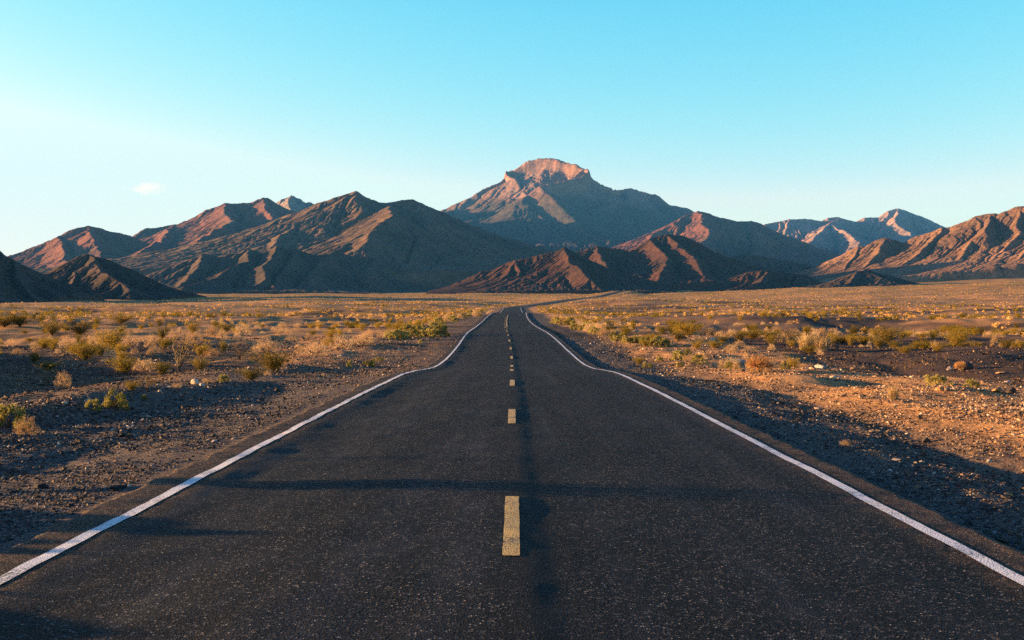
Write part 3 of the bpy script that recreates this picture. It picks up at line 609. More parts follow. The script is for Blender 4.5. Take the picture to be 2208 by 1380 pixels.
# the plants one can point at: kind, photo column and row of the foot, width and height in photo pixels, label, short name for neighbours
HERO = [
 ('sage_bush', 248, 881, 62, 44, 'yellow green bush on the left gravel verge, the larger of a touching pair', 'the paired verge bushes'),
 ('sage_bush', 203, 883, 40, 26, 'small pale yellow bush touching the left side of the larger verge bush', None),
 ('sage_bush', 20, 922, 88, 56, 'big yellow green bush cut by the left edge of the picture', 'the big bush at the left edge'),
 ('dry_shrub', 55, 938, 44, 34, 'orange brown dry shrub in front of the big bush at the left edge', None),
 ('dry_shrub', 137, 838, 32, 30, 'round cream dry shrub alone beside a bare twig bush on the left', 'the round cream shrub'),
 ('twig_bush', 102, 832, 46, 46, 'bare twig bush left of the round cream shrub', None),
 ('creosote_bush', 268, 806, 54, 46, 'green bush between grey mounds in the shaded hollow on the left', 'the green bush of the hollow'),
 ('dry_shrub', 237, 779, 30, 24, 'white rounded shrub standing behind the green bush of the hollow', None),
 ('dry_shrub', 312, 799, 52, 26, 'wide grey shrub right of the green bush of the hollow', None),
 ('dry_shrub', 281, 744, 36, 20, 'grey white shrub right of the dark green bush group', None),
 ('dry_shrub', 200, 742, 38, 18, 'low white shrub left of the dark green bush group', None),
 ('creosote_bush', 238, 757, 62, 52, 'darkest green bush at the middle of the shaded hollow', 'the darkest green bush'),
 ('creosote_bush', 184, 776, 62, 44, 'olive bush in front and left of the darkest green bush', None),
 ('dry_shrub', 145, 752, 34, 22, 'grey dry shrub left of the olive bush in the hollow', None),
 ('twig_bush', 384, 796, 86, 80, 'tall bare twig bush, the tallest leafless one left of the road', 'the tall bare twig bush'),
 ('twig_bush', 515, 776, 42, 32, 'small bare twig bush right of the tall bare one', 'the small bare twig bush'),
 ('creosote_bush', 10, 706, 62, 28, 'olive bush at the left edge on the far flat', None),
 ('creosote_bush', 42, 704, 56, 31, 'olive bush second from the left edge on the far flat', None),
 ('creosote_bush', 113, 723, 48, 33, 'tall golden olive bush on the far left flat', 'the tall golden olive bush'),
 ('creosote_bush', 172, 722, 50, 30, 'golden olive bush right of the tallest one on the far left flat', None),
 ('creosote_bush', 262, 698, 42, 22, 'low olive bush with pale shrubs at its foot on the left flat', 'the low olive bush'),
 ('creosote_bush', 350, 731, 28, 32, 'narrow golden bush behind the tall bare twig bush', 'the narrow golden bush'),
 ('dry_shrub', 325, 750, 22, 26, 'narrow pale orange shrub left of the narrow golden bush', None),
 ('dry_shrub', 420, 736, 42, 20, 'pale orange shrub under a golden bush behind the small twig bush', None),
 ('creosote_bush', 416, 722, 30, 32, 'golden bush standing over a pale orange shrub', None),
 ('dry_shrub', 458, 722, 30, 20, 'leftmost of three pale shrubs around a green bush', None),
 ('creosote_bush', 486, 718, 36, 26, 'green bush between three pale shrubs on the left flat', 'the green bush among pale shrubs'),
 ('dry_shrub', 480, 729, 24, 16, 'middle of three pale shrubs, in front of a green bush', None),
 ('dry_shrub', 523, 721, 34, 20, 'rightmost of three pale shrubs around a green bush', None),
 ('twig_bush', 318, 840, 56, 34, 'low broken twig bush lying on the gravel bank left of the road', 'the broken twig bush'),
 ('creosote_bush', 283, 843, 26, 24, 'small dark green plant left of the broken twig bush', None),
 ('dry_shrub', 381, 838, 20, 14, 'tiny orange dry shrub right of the broken twig bush', None),
 ('sage_bush', 310, 862, 18, 12, 'tiny yellow plant right of the paired verge bushes', None),
 ('sage_bush', 480, 825, 24, 20, 'small grey green plant on the bank right of the broken twig bush', None),
 ('dry_shrub', 447, 826, 20, 12, 'small dry shrub on the bank between two pale stones', None),
 ('creosote_bush', 590, 801, 72, 52, 'biggest dark green bush close to the left side of the road', 'the biggest dark green bush'),
 ('creosote_bush', 543, 820, 50, 28, 'low green bush in front of the biggest dark green bush', None),
 ('dry_shrub', 575, 764, 56, 28, 'pale dry shrub spreading behind the biggest dark green bush', None),
 ('dry_shrub', 577, 810, 16, 12, 'tiny pale plant at the foot of the biggest dark green bush', None),
 ('dry_shrub', 682, 766, 60, 26, 'wide straw coloured shrub right of the biggest dark green bush', 'the wide straw shrub'),
 ('creosote_bush', 711, 748, 30, 22, 'green bush behind the wide straw shrub', None),
 ('dry_shrub', 738, 752, 46, 24, 'straw shrub right of the wide one left of the road', None),
 ('dry_shrub', 782, 746, 46, 24, 'straw shrub nearest the road in a line of three', None),
 ('sage_bush', 753, 792, 14, 17, 'small upright yellow plant on the gravel bank', None),
 ('sage_bush', 796, 790, 30, 18, 'low yellow green plant on the gravel bank near the left line', 'the low plant by the left line'),
 ('sage_bush', 818, 780, 16, 12, 'tiny yellow plant behind the low one near the left line', None),
 ('sage_bush', 906, 740, 10, 9, 'tiny yellow tuft on the stony slope beside the road', None),
 ('dry_shrub', 1640, 803, 56, 36, 'round pale shrub that leans on an orange tumbleweed', None),
 ('tumbleweed', 1637, 804, 60, 42, 'round orange tumbleweed on the sand right of the road', 'the orange tumbleweed'),
 ('sage_bush', 1577, 796, 32, 18, 'low yellow plant left of the orange tumbleweed', None),
 ('sage_bush', 1461, 777, 30, 24, 'yellow green bush on the right sand with a long shadow', 'the bush with a long shadow'),
 ('sage_bush', 1466, 791, 20, 14, 'small plant in front of the bush with a long shadow', None),
 ('sage_bush', 1505, 784, 36, 20, 'spreading yellow bush right of the bush with a long shadow', None),
 ('sage_bush', 1482, 766, 18, 16, 'small grey plant behind the bush with a long shadow', None),
 ('creosote_bush', 1378, 786, 22, 20, 'small green plant nearest the right white line', 'the green plant by the right line'),
 ('sage_bush', 1396, 793, 26, 14, 'low yellow plant in front of the green one by the right line', None),
 ('sage_bush', 1421, 780, 18, 13, 'small yellow plant right of the green one by the right line', None),
 ('dry_shrub', 1508, 737, 22, 14, 'cream shrub on the rise right of the road', None),
 ('creosote_bush', 1458, 712, 40, 26, 'dark green bush at the shaded hollow right of the road', None),
 ('creosote_bush', 1484, 724, 56, 34, 'widest green bush at the edge of the shaded hollow right of the road', 'the widest green bush on the right'),
 ('twig_bush', 1512, 728, 40, 28, 'bare twiggy bush right of the widest green bush', None),
 ('twig_bush', 1566, 731, 30, 22, 'reddish twiggy bush behind the sand on the right', None),
 ('creosote_bush', 1622, 731, 56, 24, 'bright green bush left in a row behind the sand', 'the bright green row'),
 ('creosote_bush', 1664, 733, 50, 22, 'bright green bush second in a row behind the sand', None),
 ('creosote_bush', 1706, 734, 44, 20, 'bright green bush third in a row behind the sand', None),
 ('dry_shrub', 1692, 738, 46, 22, 'straw shrub in front of the bright green row', None),
 ('grass_clump', 1738, 754, 52, 34, 'straw grass clump, left of two on the right sand', 'the straw grass clumps'),
 ('grass_clump', 1772, 756, 58, 36, 'straw grass clump, right of two and the largest', None),
 ('creosote_bush', 1815, 740, 60, 20, 'low green bush right of the straw grass clumps', None),
 ('creosote_bush', 1862, 742, 50, 20, 'second low green bush right of the straw grass clumps', None),
 ('creosote_bush', 1912, 738, 60, 34, 'olive bush above the dark gravel on the right', 'the olive bush above the dark gravel'),
 ('creosote_bush', 2062, 746, 50, 36, 'tall thin bush at the far edge of the dark gravel', 'the tall thin bush'),
 ('sage_bush', 2020, 833, 58, 28, 'wide yellow bush behind an orange stone at the right', 'the wide yellow bush'),
 ('sage_bush', 2094, 838, 32, 24, 'smaller yellow bush right of the wide yellow one', None),
 ('grass_clump', 1927, 862, 36, 34, 'pale grass tuft standing alone on the right sand', 'the pale grass tuft'),
 ('sage_bush', 1695, 798, 26, 16, 'pale green plant right of the orange tumbleweed', None),
 ('tumbleweed', 2072, 800, 30, 22, 'small reddish tumbleweed beside a black rock', None),
 ('dry_shrub', 1822, 963, 22, 14, 'tiny gold tuft in the shadow beside the right white line', None),
 ('dry_shrub', 168, 923, 26, 6, 'flat rusty tuft on the left gravel verge', None),
]
def row(n, x0, y0, x1, y1, kinds, w, h, base, seed):
    rng = random.Random(seed)
    names = ['first', 'second', 'third', 'fourth', 'fifth', 'sixth', 'seventh', 'eighth', 'ninth', 'tenth', 'eleventh', 'twelfth', 'thirteenth', 'fourteenth', 'fifteenth', 'sixteenth', 'seventeenth', 'eighteenth', 'nineteenth', 'twentieth', 'twenty-first', 'twenty-second', 'twenty-third', 'twenty-fourth', 'twenty-fifth', 'twenty-sixth']
    for i in range(n):
        t = (i+.5)/n + rng.uniform(-.3, .3)/n; f = rng.uniform(.75, 1.25)
        HERO.append((rng.choice(kinds), x0+(x1-x0)*t, y0+(y1-y0)*t+rng.uniform(-5, 5), w[0]+(w[1]-w[0])*t if True else 0, (h[0]+(h[1]-h[0])*t)*f, base % names[i], None))
row(11, 838, 727, 960, 722, ['sage_bush'], (32, 34), (20, 24), '%s from the left in the row of yellow green bushes left of the road', 3)
row(22, 925, 702, 1062, 674, ['sage_bush', 'dry_shrub', 'sage_bush'], (20, 9), (13, 7), '%s nearest in the line of pale bushes along the left road edge', 4)
row(24, 1192, 692, 1302, 724, ['sage_bush', 'dry_shrub', 'sage_bush'], (17, 24), (12, 17), '%s farthest in the line of pale bushes along the right road edge', 5)
row(14, 1318, 730, 1440, 752, ['sage_bush'], (22, 25), (15, 18), '%s from the left in the loose row of bushes right of the road', 6)
HPOS = []; REFS = []; _used = {}
KGROUP = {'dry_shrub': 'dry pale shrubs of the desert', 'sage_bush': 'yellow green bushes beside the road', 'creosote_bush': 'green and golden creosote bushes', 'tumbleweed': 'tumbleweeds', 'twig_bush': 'bare twig bushes', 'grass_clump': 'straw grass clumps'}
for kind, px, py, w, h, label, ref in HERO:
    x, y = pix(px, py); k = y/F
    ws, hs = w*k, h*k
    nh = {'dry_shrub': .56, 'sage_bush': .55, 'creosote_bush': .95, 'tumbleweed': .62, 'twig_bush': .95, 'grass_clump': .55}[kind]
    plant(kind, x, y, ws*(1.5 if kind in ('creosote_bush', 'twig_bush') else 1.12), hs/nh*(.94 if kind == 'creosote_bush' else 1.08), label, KGROUP[kind]); _used[kind] = _used.get(kind, 0)+1
    HPOS.append((x, y, ws))
    if ref: REFS.append((px, py, ref))
HPA = np.array(HPOS)

# scattered shrubs: the nearest 300 of each kind are things, the rest of the plain is two masses of scrub
def scatter(n, seed, dmin, dmax):
    rng = np.random.default_rng(seed); ang = rng.uniform(-R(30), R(30), n); d = np.sqrt(rng.uniform(dmin**2, dmax**2, n))
    return d*np.sin(ang), d*np.cos(ang), rng
def allowed(x, y):
    yc = np.clip(y, -55, 1790); s = x-XR(yc); a = np.abs(s)
    ok = (a > 9) & (np.hypot(x, y) > 30) & ~((y < 48) & (a < 20)) & ~((s > 0) & (s < 42) & (s > 14) & (y < 62))
    ok &= ~((y < 52) & (s < 0) & (s > -24) & (perlin(x/5, y/5, 77) < .1))
    return ok
NUM = ['nearest', 'second', 'third', 'fourth', 'fifth', 'sixth', 'seventh', 'eighth']
def far_mass(name, x, y, w, h, col, seed, label, cat):
    rng = np.random.default_rng(seed); d = np.hypot(x, y); o = np.argsort(d); x, y, w, h, d = x[o], y[o], w[o], h[o], d[o]
    z = ground(x, y, False); parts = []; 
    for lo, hi, k in ((0, 140, 90), (140, 260, 44), (260, 500, 20), (500, 900, 10), (900, 9e9, 6)):
        m = (d >= lo) & (d < hi); n = int(m.sum())
        if not n: continue
        q = unit(rng.normal(size=(n, k, 3))); q[..., 2] = np.abs(q[..., 2]); r = rng.random((n, k, 1))**.4
        sc = np.stack([w[m]*.5, w[m]*.5, h[m]], -1)[:, None, :]
        p = q*r*sc + np.stack([x[m], y[m], z[m]], -1)[:, None, :]
        u = unit(rng.normal(size=(n, k, 3))); v = unit(np.cross(u, rng.normal(size=(n, k, 3)))); sz = (w[m]*1.15/np.sqrt(k))[:, None, None]*rng.uniform(.4, .8, (n, k, 1))
        parts.append(quads(p.reshape(-1, 3), (u*sz*.75).reshape(-1, 3), (v*sz*.45).reshape(-1, 3)))
    V, Fc = join(parts); o = link(name, mesh_np(name, V, Fc), mat=MAT[col]); tag(o, label, cat, kind='stuff'); return o
def scatter_kind(kind, col, seed, dens, wr, hr, mass_name, mass_label, word, npatch, bias):
    parts = []
    for lo, hi, f in ((30, 130, 1.0), (130, 300, .8), (300, 700, .5), (700, 1700, .28)):
        n = int(math.radians(60)/2*(hi*hi-lo*lo)*dens*f*2.2)
        x, y, rng = scatter(n, seed+lo, lo, hi); m = allowed(x, y) & (fbm(x/npatch, y/(npatch*.6), 2, seed)+.25*rng.normal(size=n) > bias)
        parts.append(np.stack([x[m], y[m]], -1))
    P = np.vstack(parts); rng = np.random.default_rng(seed)
    d = np.hypot(P[:, 0], P[:, 1]); P = P[np.argsort(d)]; d = np.sort(d)
    near = np.min(np.hypot(P[:1500, None, 0]-HPA[None, :, 0], P[:1500, None, 1]-HPA[None, :, 1])-HPA[None, :, 2]*.6, 1) > .5
    keep = np.ones(len(P), bool); keep[:len(near)] = near; P = P[keep]
    w = rng.uniform(*wr, len(P))*rng.uniform(.7, 1.2, len(P)); h = rng.uniform(*hr, len(P))
    vis = np.abs(P[:, 0]/P[:, 1])*F < 1104
    q = np.nonzero(vis)[0][:300-_used.get(kind, 0)]
    z = ground(P[q, 0], P[q, 1]); bx = []
    buckets = {}
    for i, zz in zip(q, z):
        px, py = topix(P[i, 0], P[i, 1], zz); best = min(REFS, key=lambda r: math.hypot((r[0]-px)*.7, (r[1]-py)*2)); dx, dy = px-best[0], py-best[1]
        di = ('to the right of' if dx > 0 else 'to the left of') if abs(dx)*.35 > abs(dy) else ('in front of' if dy > 0 else 'behind')
        buckets.setdefault((best[2], di), []).append((math.hypot(dx, dy*2), i))
    for (ref, di), L in buckets.items():
        for r, (_, i) in enumerate(sorted(L)):
            yy = P[i, 1]; side = 'left' if P[i, 0] < XR(yy) else 'right'
            if r < 8 and yy < 150: lab = '%s %s %s %s' % (word, NUM[r] if r else 'closest', di, ref)
            else: lab = 'one of many small %ss on the far flat %s of the road' % (word, side)
            plant(kind, P[i, 0], P[i, 1], w[i], h[i], lab, KGROUP[kind] + ('' if r < 8 and yy < 150 else ', far flat %s of the road' % side), parts=yy < 90)
    rest = np.ones(len(P), bool); rest[q] = False
    far_mass(mass_name, P[rest, 0], P[rest, 1], w[rest], h[rest]*(.55 if kind == 'dry_shrub' else .95), col, seed+5, mass_label, 'scrub')
    print(kind, len(P))
scatter_kind('dry_shrub', 'goldpale', 1001, .075, (.45, 1.1), (.5, .95), 'pale_scrub', 'countless small pale dry shrubs dotting the plain as far as the hills', 'pale dry shrub', 24, .22)
scatter_kind('creosote_bush', 'green', 1002, .046, (.9, 1.7), (.45, .95), 'green_scrub', 'countless olive and golden bushes covering the plain as far as the hills', 'olive bush', 34, .14)

# ------------------------------------------------------------------ stones
def ico():
    t = (1+5**.5)/2
    V = np.array([(-1, t, 0), (1, t, 0), (-1, -t, 0), (1, -t, 0), (0, -1, t), (0, 1, t), (0, -1, -t), (0, 1, -t), (t, 0, -1), (t, 0, 1), (-t, 0, -1), (-t, 0, 1)])/math.sqrt(1+t*t)
    Fc = np.array([(0, 11, 5), (0, 5, 1), (0, 1, 7), (0, 7, 10), (0, 10, 11), (1, 5, 9), (5, 11, 4), (11, 10, 2), (10, 7, 6), (7, 1, 8), (3, 9, 4), (3, 4, 2), (3, 2, 6), (3, 6, 8), (3, 8, 9), (4, 9, 5), (2, 4, 11), (6, 2, 10), (8, 6, 7), (9, 8, 1)])
    return V, Fc
IV, IF = ico()
def stone_mat(name, cool, stops):
    M = MT(name, .9, .2)
    c = M.mix(M.attr('cool'), M.ramp(M.attr('tone'), stops), M.ramp(M.attr('tone'), cool)); c = M.mix(1.0, c, M.ramp(M.noise(60, 4, .6), [(.3, .7), (.7, 1.3)]), 'MULTIPLY'); M.color(c); return M.m
def build_gravel():
    rng = np.random.default_rng(31); n = 300000
    ang = rng.uniform(-R(31), R(31), n); d = np.exp(rng.uniform(math.log(5.5), math.log(95), n)); d[210000:] = np.exp(rng.uniform(math.log(6), math.log(26), 90000)); x = d*np.sin(ang); y = d*np.cos(ang)
    s = x-XR(y); a = np.abs(s); cl = fbm(x/2.2, y/3.5, 3, 33) + .4*fbm(x/9, y/14, 2, 35)
    keep = (a > 4.22 + .1*rng.random(n)) & (cl + rng.normal(size=n)*.5 > -.25) & ((a > 5.2) | (rng.random(n) < .8))
    x, y, d, s, a = x[keep], y[keep], d[keep], s[keep], a[keep]; n = len(x)
    sz = (.0085+.00050*d)*np.exp(rng.normal(size=n)*.40)*np.where(rng.random(n) < .012, 1.8, 1)*.86
    sz = sz*np.where(a < 6, .8, 1)
    z = ground(x, y) + sz*.18
    sc = np.stack([sz*rng.uniform(.8, 1.5, n), sz*rng.uniform(.7, 1.2, n), sz*rng.uniform(.45, .85, n)], -1)
    jit = 1+.28*rng.normal(size=(n, 12, 1)); V = IV[None]*jit*sc[:, None, :]
    az = rng.uniform(0, 6.28, n); tx = rng.normal(size=n)*.35; c, q = np.cos(az)[:, None], np.sin(az)[:, None]
    V = np.stack([V[..., 0]*c-V[..., 1]*q, V[..., 0]*q+V[..., 1]*c, V[..., 2]+V[..., 0]*tx[:, None]*.5], -1) + np.stack([x, y, z], -1)[:, None, :]
    me = mesh_np('gravel', V.reshape(-1, 3), (IF[None]+12*np.arange(n)[:, None, None]).reshape(-1, 3))
    sandy = np.clip(sst(6.5, 9, s)*(1-sst(15, 19, s)) + (s < -6)*sst(40, 70, y), 0, 1); drk = np.clip(sst(15.5, 19, s) + .35*(s < -11), 0, 1)
    cool = np.where(s < 0, (1-sst(7.5, 12, a))*(1-.6*sst(26, 50, y)), 1-sst(6, 8, a))
    tone = np.clip(rng.beta(1.6, 3.0, n) + .14*sandy - .07*cool - .30*drk*(rng.random(n) < .85) + (rng.random(n) < .03)*.5, 0, 1)
    attr(me, 'tone', np.repeat(tone, 12)); attr(me, 'cool', np.repeat(np.clip(cool, 0, 1)*(rng.random(n) < .85), 12))
    m = stone_mat('desert_gravel', [(0, (.022, .02, .02)), (.25, (.062, .053, .048)), (.5, (.13, .108, .094)), (.75, (.24, .20, .17)), (1, (.52, .46, .40))], [(0, (.03, .021, .017)), (.25, (.085, .055, .038)), (.5, (.19, .118, .072)), (.75, (.34, .21, .125)), (1, (.58, .45, .33))])
    tag(link('gravel', me, mat=m), 'loose gravel strewn over both verges and the desert floor', 'gravel', kind='stuff'); print('gravel', n)
build_gravel()
def make_rock(seed):
    rng = np.random.default_rng(seed); bm = __import__('bmesh').new(); B = __import__('bmesh').ops
    B.create_icosphere(bm, subdivisions=3, radius=.5)
    cuts = unit(rng.normal(size=(9, 3))); off = rng.uniform(.28, .44, 9); sc = np.array([1, rng.uniform(.65, .95), rng.uniform(.5, .8)])
    for v in bm.verts:
        p = np.array(v.co)
        for c, o_ in zip(cuts, off):
            k = p@c-o_
            if k > 0: p = p-c*k*.9
        p = p*(1+.06*perlin(p[0]*5+seed, p[1]*5+p[2]*3, seed)); v.co = p*sc*1.15
    me = bpy.data.meshes.new('rock'); bm.to_mesh(me); bm.free(); me.polygons.foreach_set('use_smooth', np.zeros(len(me.polygons), bool)); me.update(); return me
RM = {}
for nm, lo, hi in (('grey brown', (.14, .10, .075), (.28, .20, .145)), ('pale', (.38, .29, .21), (.56, .45, .34)), ('black', (.025, .02, .018), (.06, .045, .038)), ('orange', (.34, .18, .08), (.52, .29, .13)), ('blue grey', (.16, .16, .16), (.30, .30, .29))):
    RM[nm] = foliage_mat('rock_'+nm.replace(' ', '_'), lo, hi, 0)
RMESH = {nm: [make_rock(700+i*7+len(nm)) for i in range(4)] for nm in RM}
for nm in RM:
    for me in RMESH[nm]: me.materials.append(RM[nm])
def rock(px, py, w, h, col, label, group='rocks on the desert floor'):
    x, y = pix(px, py); k = y/F; me = RMESH[col][random.randrange(4)]; o = link('rock', me); o.location = (x, y, float(ground(x, y))+h*k*.22)
    o.scale = (w*k, w*k*random.uniform(.8, 1.1), h*k*1.15); o.rotation_euler = (random.uniform(-.2, .2), random.uniform(-.2, .2), random.uniform(0, 6.28))
    tag(o, label, 'rock', group)
for a in [(2174, 1070, 24, 12, 'orange', 'small yellow stone lying in the shadow right of the white line'), (2084, 797, 40, 26, 'black', 'jagged black rock beside a small reddish tumbleweed'),
          (2048, 798, 18, 11, 'pale', 'pale rock left of the jagged black rock'), (2150, 846, 26, 15, 'orange', 'orange lit half of a rock near the right edge'), (2178, 848, 32, 22, 'black', 'black stone added as the shaded half of the orange rock'),  # black stone stands in for the shaded side of the orange rock
          (2026, 842, 20, 14, 'orange', 'orange stone in front of the wide yellow bush'), (2042, 843, 16, 10, 'grey brown', 'brown stone right of the orange stone by the wide yellow bush'), (1772, 796, 30, 15, 'blue grey', 'blue grey rock right of a pale green plant on the sand'),
          (1752, 797, 22, 9, 'grey brown', 'flat brown rock left of the blue grey rock'), (1842, 797, 16, 10, 'grey brown', 'lone brown rock right of the blue grey rock'), (1596, 783, 26, 13, 'blue grey', 'grey rock behind the left side of the orange tumbleweed'),
          (1539, 772, 10, 12, 'black', 'small dark upright rock behind the spreading yellow bush'), (1536, 736, 12, 12, 'pale', 'pale upright rock on the rise right of the road'), (1460, 728, 18, 9, 'pale', 'pale flat rock on the rise left of the pale upright rock'),
          (1372, 716, 12, 8, 'pale', 'white rock at the shaded hollow right of the road'), (743, 770, 22, 9, 'blue grey', 'flat grey slab on the bank right of the wide straw shrub'), (1854, 758, 14, 8, 'orange', 'orange stone at the far edge of the sand near the dark gravel'),
          (421, 828, 18, 18, 'pale', 'pale pointed stone on the bank right of the broken twig bush'), (436, 832, 14, 9, 'pale', 'small pale stone beside the pointed one on the bank'), (140, 871, 14, 9, 'pale', 'pale stone left of the paired verge bushes'),
          (345, 845, 12, 8, 'pale', 'white stone right of the broken twig bush'), (2156, 806, 22, 7, 'orange', 'flat orange stone on the dark gravel at right'), (2172, 825, 18, 6, 'pale', 'flat pale stone on the dark gravel at right'), (1800, 815, 22, 8, 'pale', 'pale flat stone on the sand right of the tumbleweed'),
          (2152, 876, 16, 7, 'pale', 'small pale stone below the shaded rock half near the right edge'), (1690, 782, 12, 7, 'grey brown', 'brown stone behind the pale green plant')]:
    rock(*a)

# two bushes just outside the left of the picture, whose long shadows cross the road
plant('creosote_bush', -6.75, 13.0, 1.1, 1.45, 'tall bush just left of the picture whose shadow crosses the road', KGROUP['creosote_bush'])
plant('twig_bush', -7.7, 15.4, .55, 1.25, 'bare bush just left of the picture throwing a thin shadow over the road', KGROUP['twig_bush'])
plant('dry_shrub', -7.3, 10.4, 1.0, 1.0, 'dry shrub just left of the picture near the corner of the road', KGROUP['dry_shrub'])


# ------------------------------------------------------------------ camera, sun, sky, air
cam = bpy.data.cameras.new('camera'); co = bpy.data.objects.new('camera', cam); COL.objects.link(co); SC.camera = co
cam.sensor_width = 36; cam.lens = 36*F/2208; cam.clip_end = 60000; cam.clip_start = .1
co.location = (0, 0, CAMZ)
co.rotation_euler = (math.pi/2 + math.atan((HY-690)/F), 0, 0)
sd = (-math.cos(R(SUN_EL))*math.cos(R(SUN_AZ)), math.cos(R(SUN_EL))*math.sin(R(SUN_AZ)), math.sin(R(SUN_EL)))
sun = bpy.data.lights.new('sun', 'SUN'); so = bpy.data.objects.new('sun', sun); COL.objects.link(so)
sun.energy = 5.0; sun.angle = R(.5); sun.color = (1.0, .585, .235)
from mathutils import Vector
so.rotation_euler = Vector(sd).to_track_quat('Z', 'Y').to_euler(); so.location = (-200, 0, 300)
W = bpy.data.worlds.new('World'); SC.world = W; W.use_nodes = True
wt = W.node_tree; bg = wt.nodes['Background']
sky = wt.nodes.new('ShaderNodeTexSky'); sky.sky_type = 'NISHITA'; sky.sun_disc = False
sky.sun_elevation = R(SUN_EL); sky.sun_rotation = math.atan2(sd[0], sd[1])
sky.air_density = 1.0; sky.dust_density = .3; sky.ozone_density = 2.0
# the photograph's colour grade pushes the evening sky to cyan: one power and gain per channel
sp = wt.nodes.new('ShaderNodeSeparateColor'); cb = wt.nodes.new('ShaderNodeCombineColor'); wt.links.new(sky.outputs[0], sp.inputs[0])
for k, (p, g, hi) in enumerate(SKYG):
    m1 = wt.nodes.new('ShaderNodeMath'); m1.operation = 'POWER'; m1.inputs[1].default_value = p; wt.links.new(sp.outputs[k], m1.inputs[0])
    m2 = wt.nodes.new('ShaderNodeMath'); m2.operation = 'MULTIPLY'; m2.inputs[1].default_value = g; wt.links.new(m1.outputs[0], m2.inputs[0])
    m3 = wt.nodes.new('ShaderNodeMath'); m3.operation = 'MINIMUM'; m3.inputs[1].default_value = hi; wt.links.new(m2.outputs[0], m3.inputs[0])
    m4 = wt.nodes.new('ShaderNodeMath'); m4.operation = 'SUBTRACT'; wt.links.new(m2.outputs[0], m4.inputs[0]); wt.links.new(m3.outputs[0], m4.inputs[1])
    m5 = wt.nodes.new('ShaderNodeMath'); m5.operation = 'MULTIPLY_ADD'; m5.inputs[1].default_value = (.05, .07, .06)[k]
    wt.links.new(m4.outputs[0], m5.inputs[0]); wt.links.new(m3.outputs[0], m5.inputs[2])      # soft shoulder: the glow round the sun stays warm
    wt.links.new(m5.outputs[0], cb.inputs[k])
tc = wt.nodes.new('ShaderNodeTexCoord'); sx = wt.nodes.new('ShaderNodeSeparateXYZ'); wt.links.new(tc.outputs['Generated'], sx.inputs[0])
zr = wt.nodes.new('ShaderNodeValToRGB'); zr.color_ramp.elements[0].position = .26; zr.color_ramp.elements[0].color = (1, 1, 1, 1)
zr.color_ramp.elements[1].position = .72; zr.color_ramp.elements[1].color = (*ZENITH, 1); wt.links.new(sx.outputs[2], zr.inputs[0])
mz = wt.nodes.new('ShaderNodeMix'); mz.data_type = 'RGBA'; mz.blend_type = 'MULTIPLY'; mz.inputs[0].default_value = 1
wt.links.new(cb.outputs[0], mz.inputs[6]); wt.links.new(zr.outputs[0], mz.inputs[7])
wt.links.new(mz.outputs[2], bg.inputs[0]); bg.inputs[1].default_value = .05
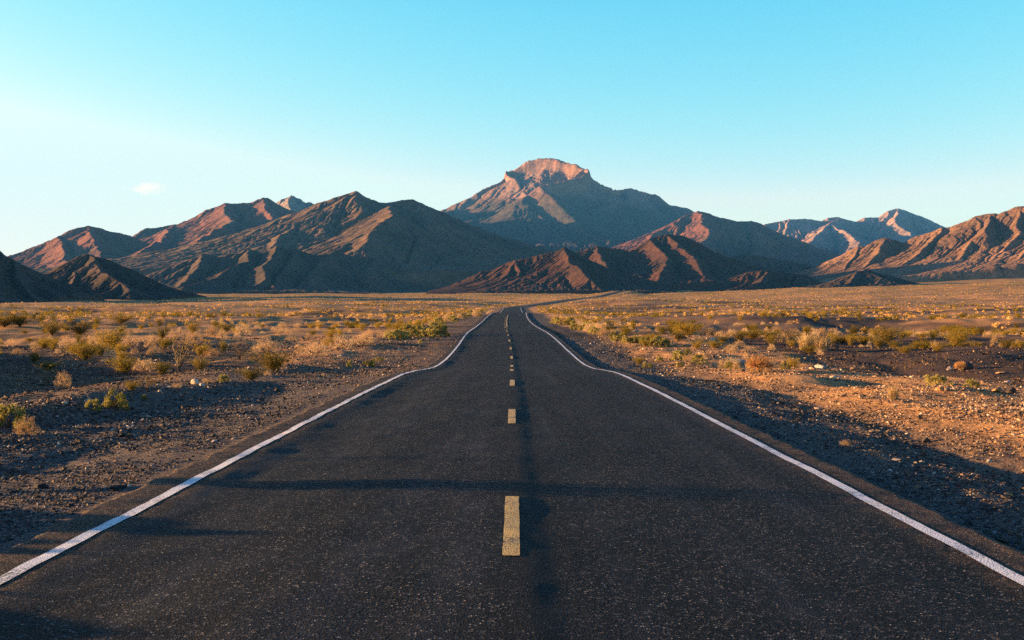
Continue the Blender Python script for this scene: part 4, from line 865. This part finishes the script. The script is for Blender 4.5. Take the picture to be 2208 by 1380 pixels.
#@@AIR
def build_cloud():
    D = 14500; c = ((320-CX)/F*D, D, CAMZ+(HY-405)/F*D); k = D/F
    import bmesh
    bm = bmesh.new(); bmesh.ops.create_icosphere(bm, subdivisions=4, radius=1.0)
    for v in bm.verts: v.co = (v.co.x*62*k, v.co.y*40*k, v.co.z*24*k)
    me = bpy.data.meshes.new('cloud'); bm.to_mesh(me); bm.free(); o = link('cloud', me); o.location = c
    m = bpy.data.materials.new('thin_cloud'); m.use_nodes = True; t = m.node_tree; t.nodes.remove(t.nodes['Principled BSDF'])
    v = t.nodes.new('ShaderNodeVolumePrincipled'); v.inputs['Color'].default_value = (1, .97, .95, 1); v.inputs['Anisotropy'].default_value = .1
    tc = t.nodes.new('ShaderNodeTexCoord'); mp = t.nodes.new('ShaderNodeMapping'); mp.inputs['Scale'].default_value = (1/(62*k), 1/(40*k), 1/(24*k)); t.links.new(tc.outputs['Object'], mp.inputs[0])
    ln = t.nodes.new('ShaderNodeVectorMath'); ln.operation = 'LENGTH'; t.links.new(mp.outputs[0], ln.inputs[0])
    nz = t.nodes.new('ShaderNodeTexNoise'); nz.inputs['Scale'].default_value = 1.3; nz.inputs['Detail'].default_value = 5
    m2 = t.nodes.new('ShaderNodeMapping'); m2.inputs['Scale'].default_value = (1/(40*k), 1/(40*k), 1/(14*k)); m2.inputs['Rotation'].default_value = (0, .12, 0); t.links.new(tc.outputs['Object'], m2.inputs[0]); t.links.new(m2.outputs[0], nz.inputs['Vector'])
    a = t.nodes.new('ShaderNodeMath'); a.operation = 'MULTIPLY_ADD'; a.inputs[1].default_value = -1.15; t.links.new(ln.outputs['Value'], a.inputs[0]); t.links.new(nz.outputs[0], a.inputs[2])
    b = t.nodes.new('ShaderNodeMapRange'); b.inputs[1].default_value = -.28; b.inputs[2].default_value = .45; b.inputs[3].default_value = 0; b.inputs[4].default_value = CLOUD_D; t.links.new(a.outputs[0], b.inputs[0])
    t.links.new(b.outputs[0], v.inputs['Density']); t.links.new(v.outputs[0], t.nodes['Material Output'].inputs['Volume']); me.materials.append(m)
    tag(o, 'small thin pinkish white cloud alone in the sky on the left', 'cloud', kind='stuff')
build_cloud()
def build_haze():
    x0, x1, y0, y1, z0, z1 = -10600, 10600, -10600, 10600, float(HAZE_LOW), 1400
    V = [(x, y, z) for z in (z0, z1) for y in (y0, y1) for x in (x0, x1)]
    Fc = [(0, 2, 3, 1), (4, 5, 7, 6), (0, 1, 5, 4), (2, 6, 7, 3), (0, 4, 6, 2), (1, 3, 7, 5)]
    o = link('haze', mesh_np('haze', np.array(V, float), np.array(Fc)))
    m = bpy.data.materials.new('evening_haze'); m.use_nodes = True; t = m.node_tree; t.nodes.remove(t.nodes['Principled BSDF'])
    v = t.nodes.new('ShaderNodeVolumePrincipled'); v.inputs['Color'].default_value = (*HAZE_COL, 1); v.inputs['Density'].default_value = HAZE_D
    v.inputs['Anisotropy'].default_value = 0.0
    t.links.new(v.outputs[0], t.nodes['Material Output'].inputs['Volume']); o.data.materials.append(m)
    tag(o, 'thin blue evening haze over the valley and mountains', 'haze', kind='stuff')
if HAZE_D > 0: build_haze()
vs = SC.view_settings; vs.view_transform = 'Standard'; vs.look = 'None'; vs.gamma = 1; vs.exposure = 2.6; vs.use_curve_mapping = False
SC.cycles.max_bounces = 5; SC.cycles.sample_clamp_indirect = 5; SC.cycles.use_denoising = False
SC.cycles.use_fast_gi = False
print('done', time.time()-T0)
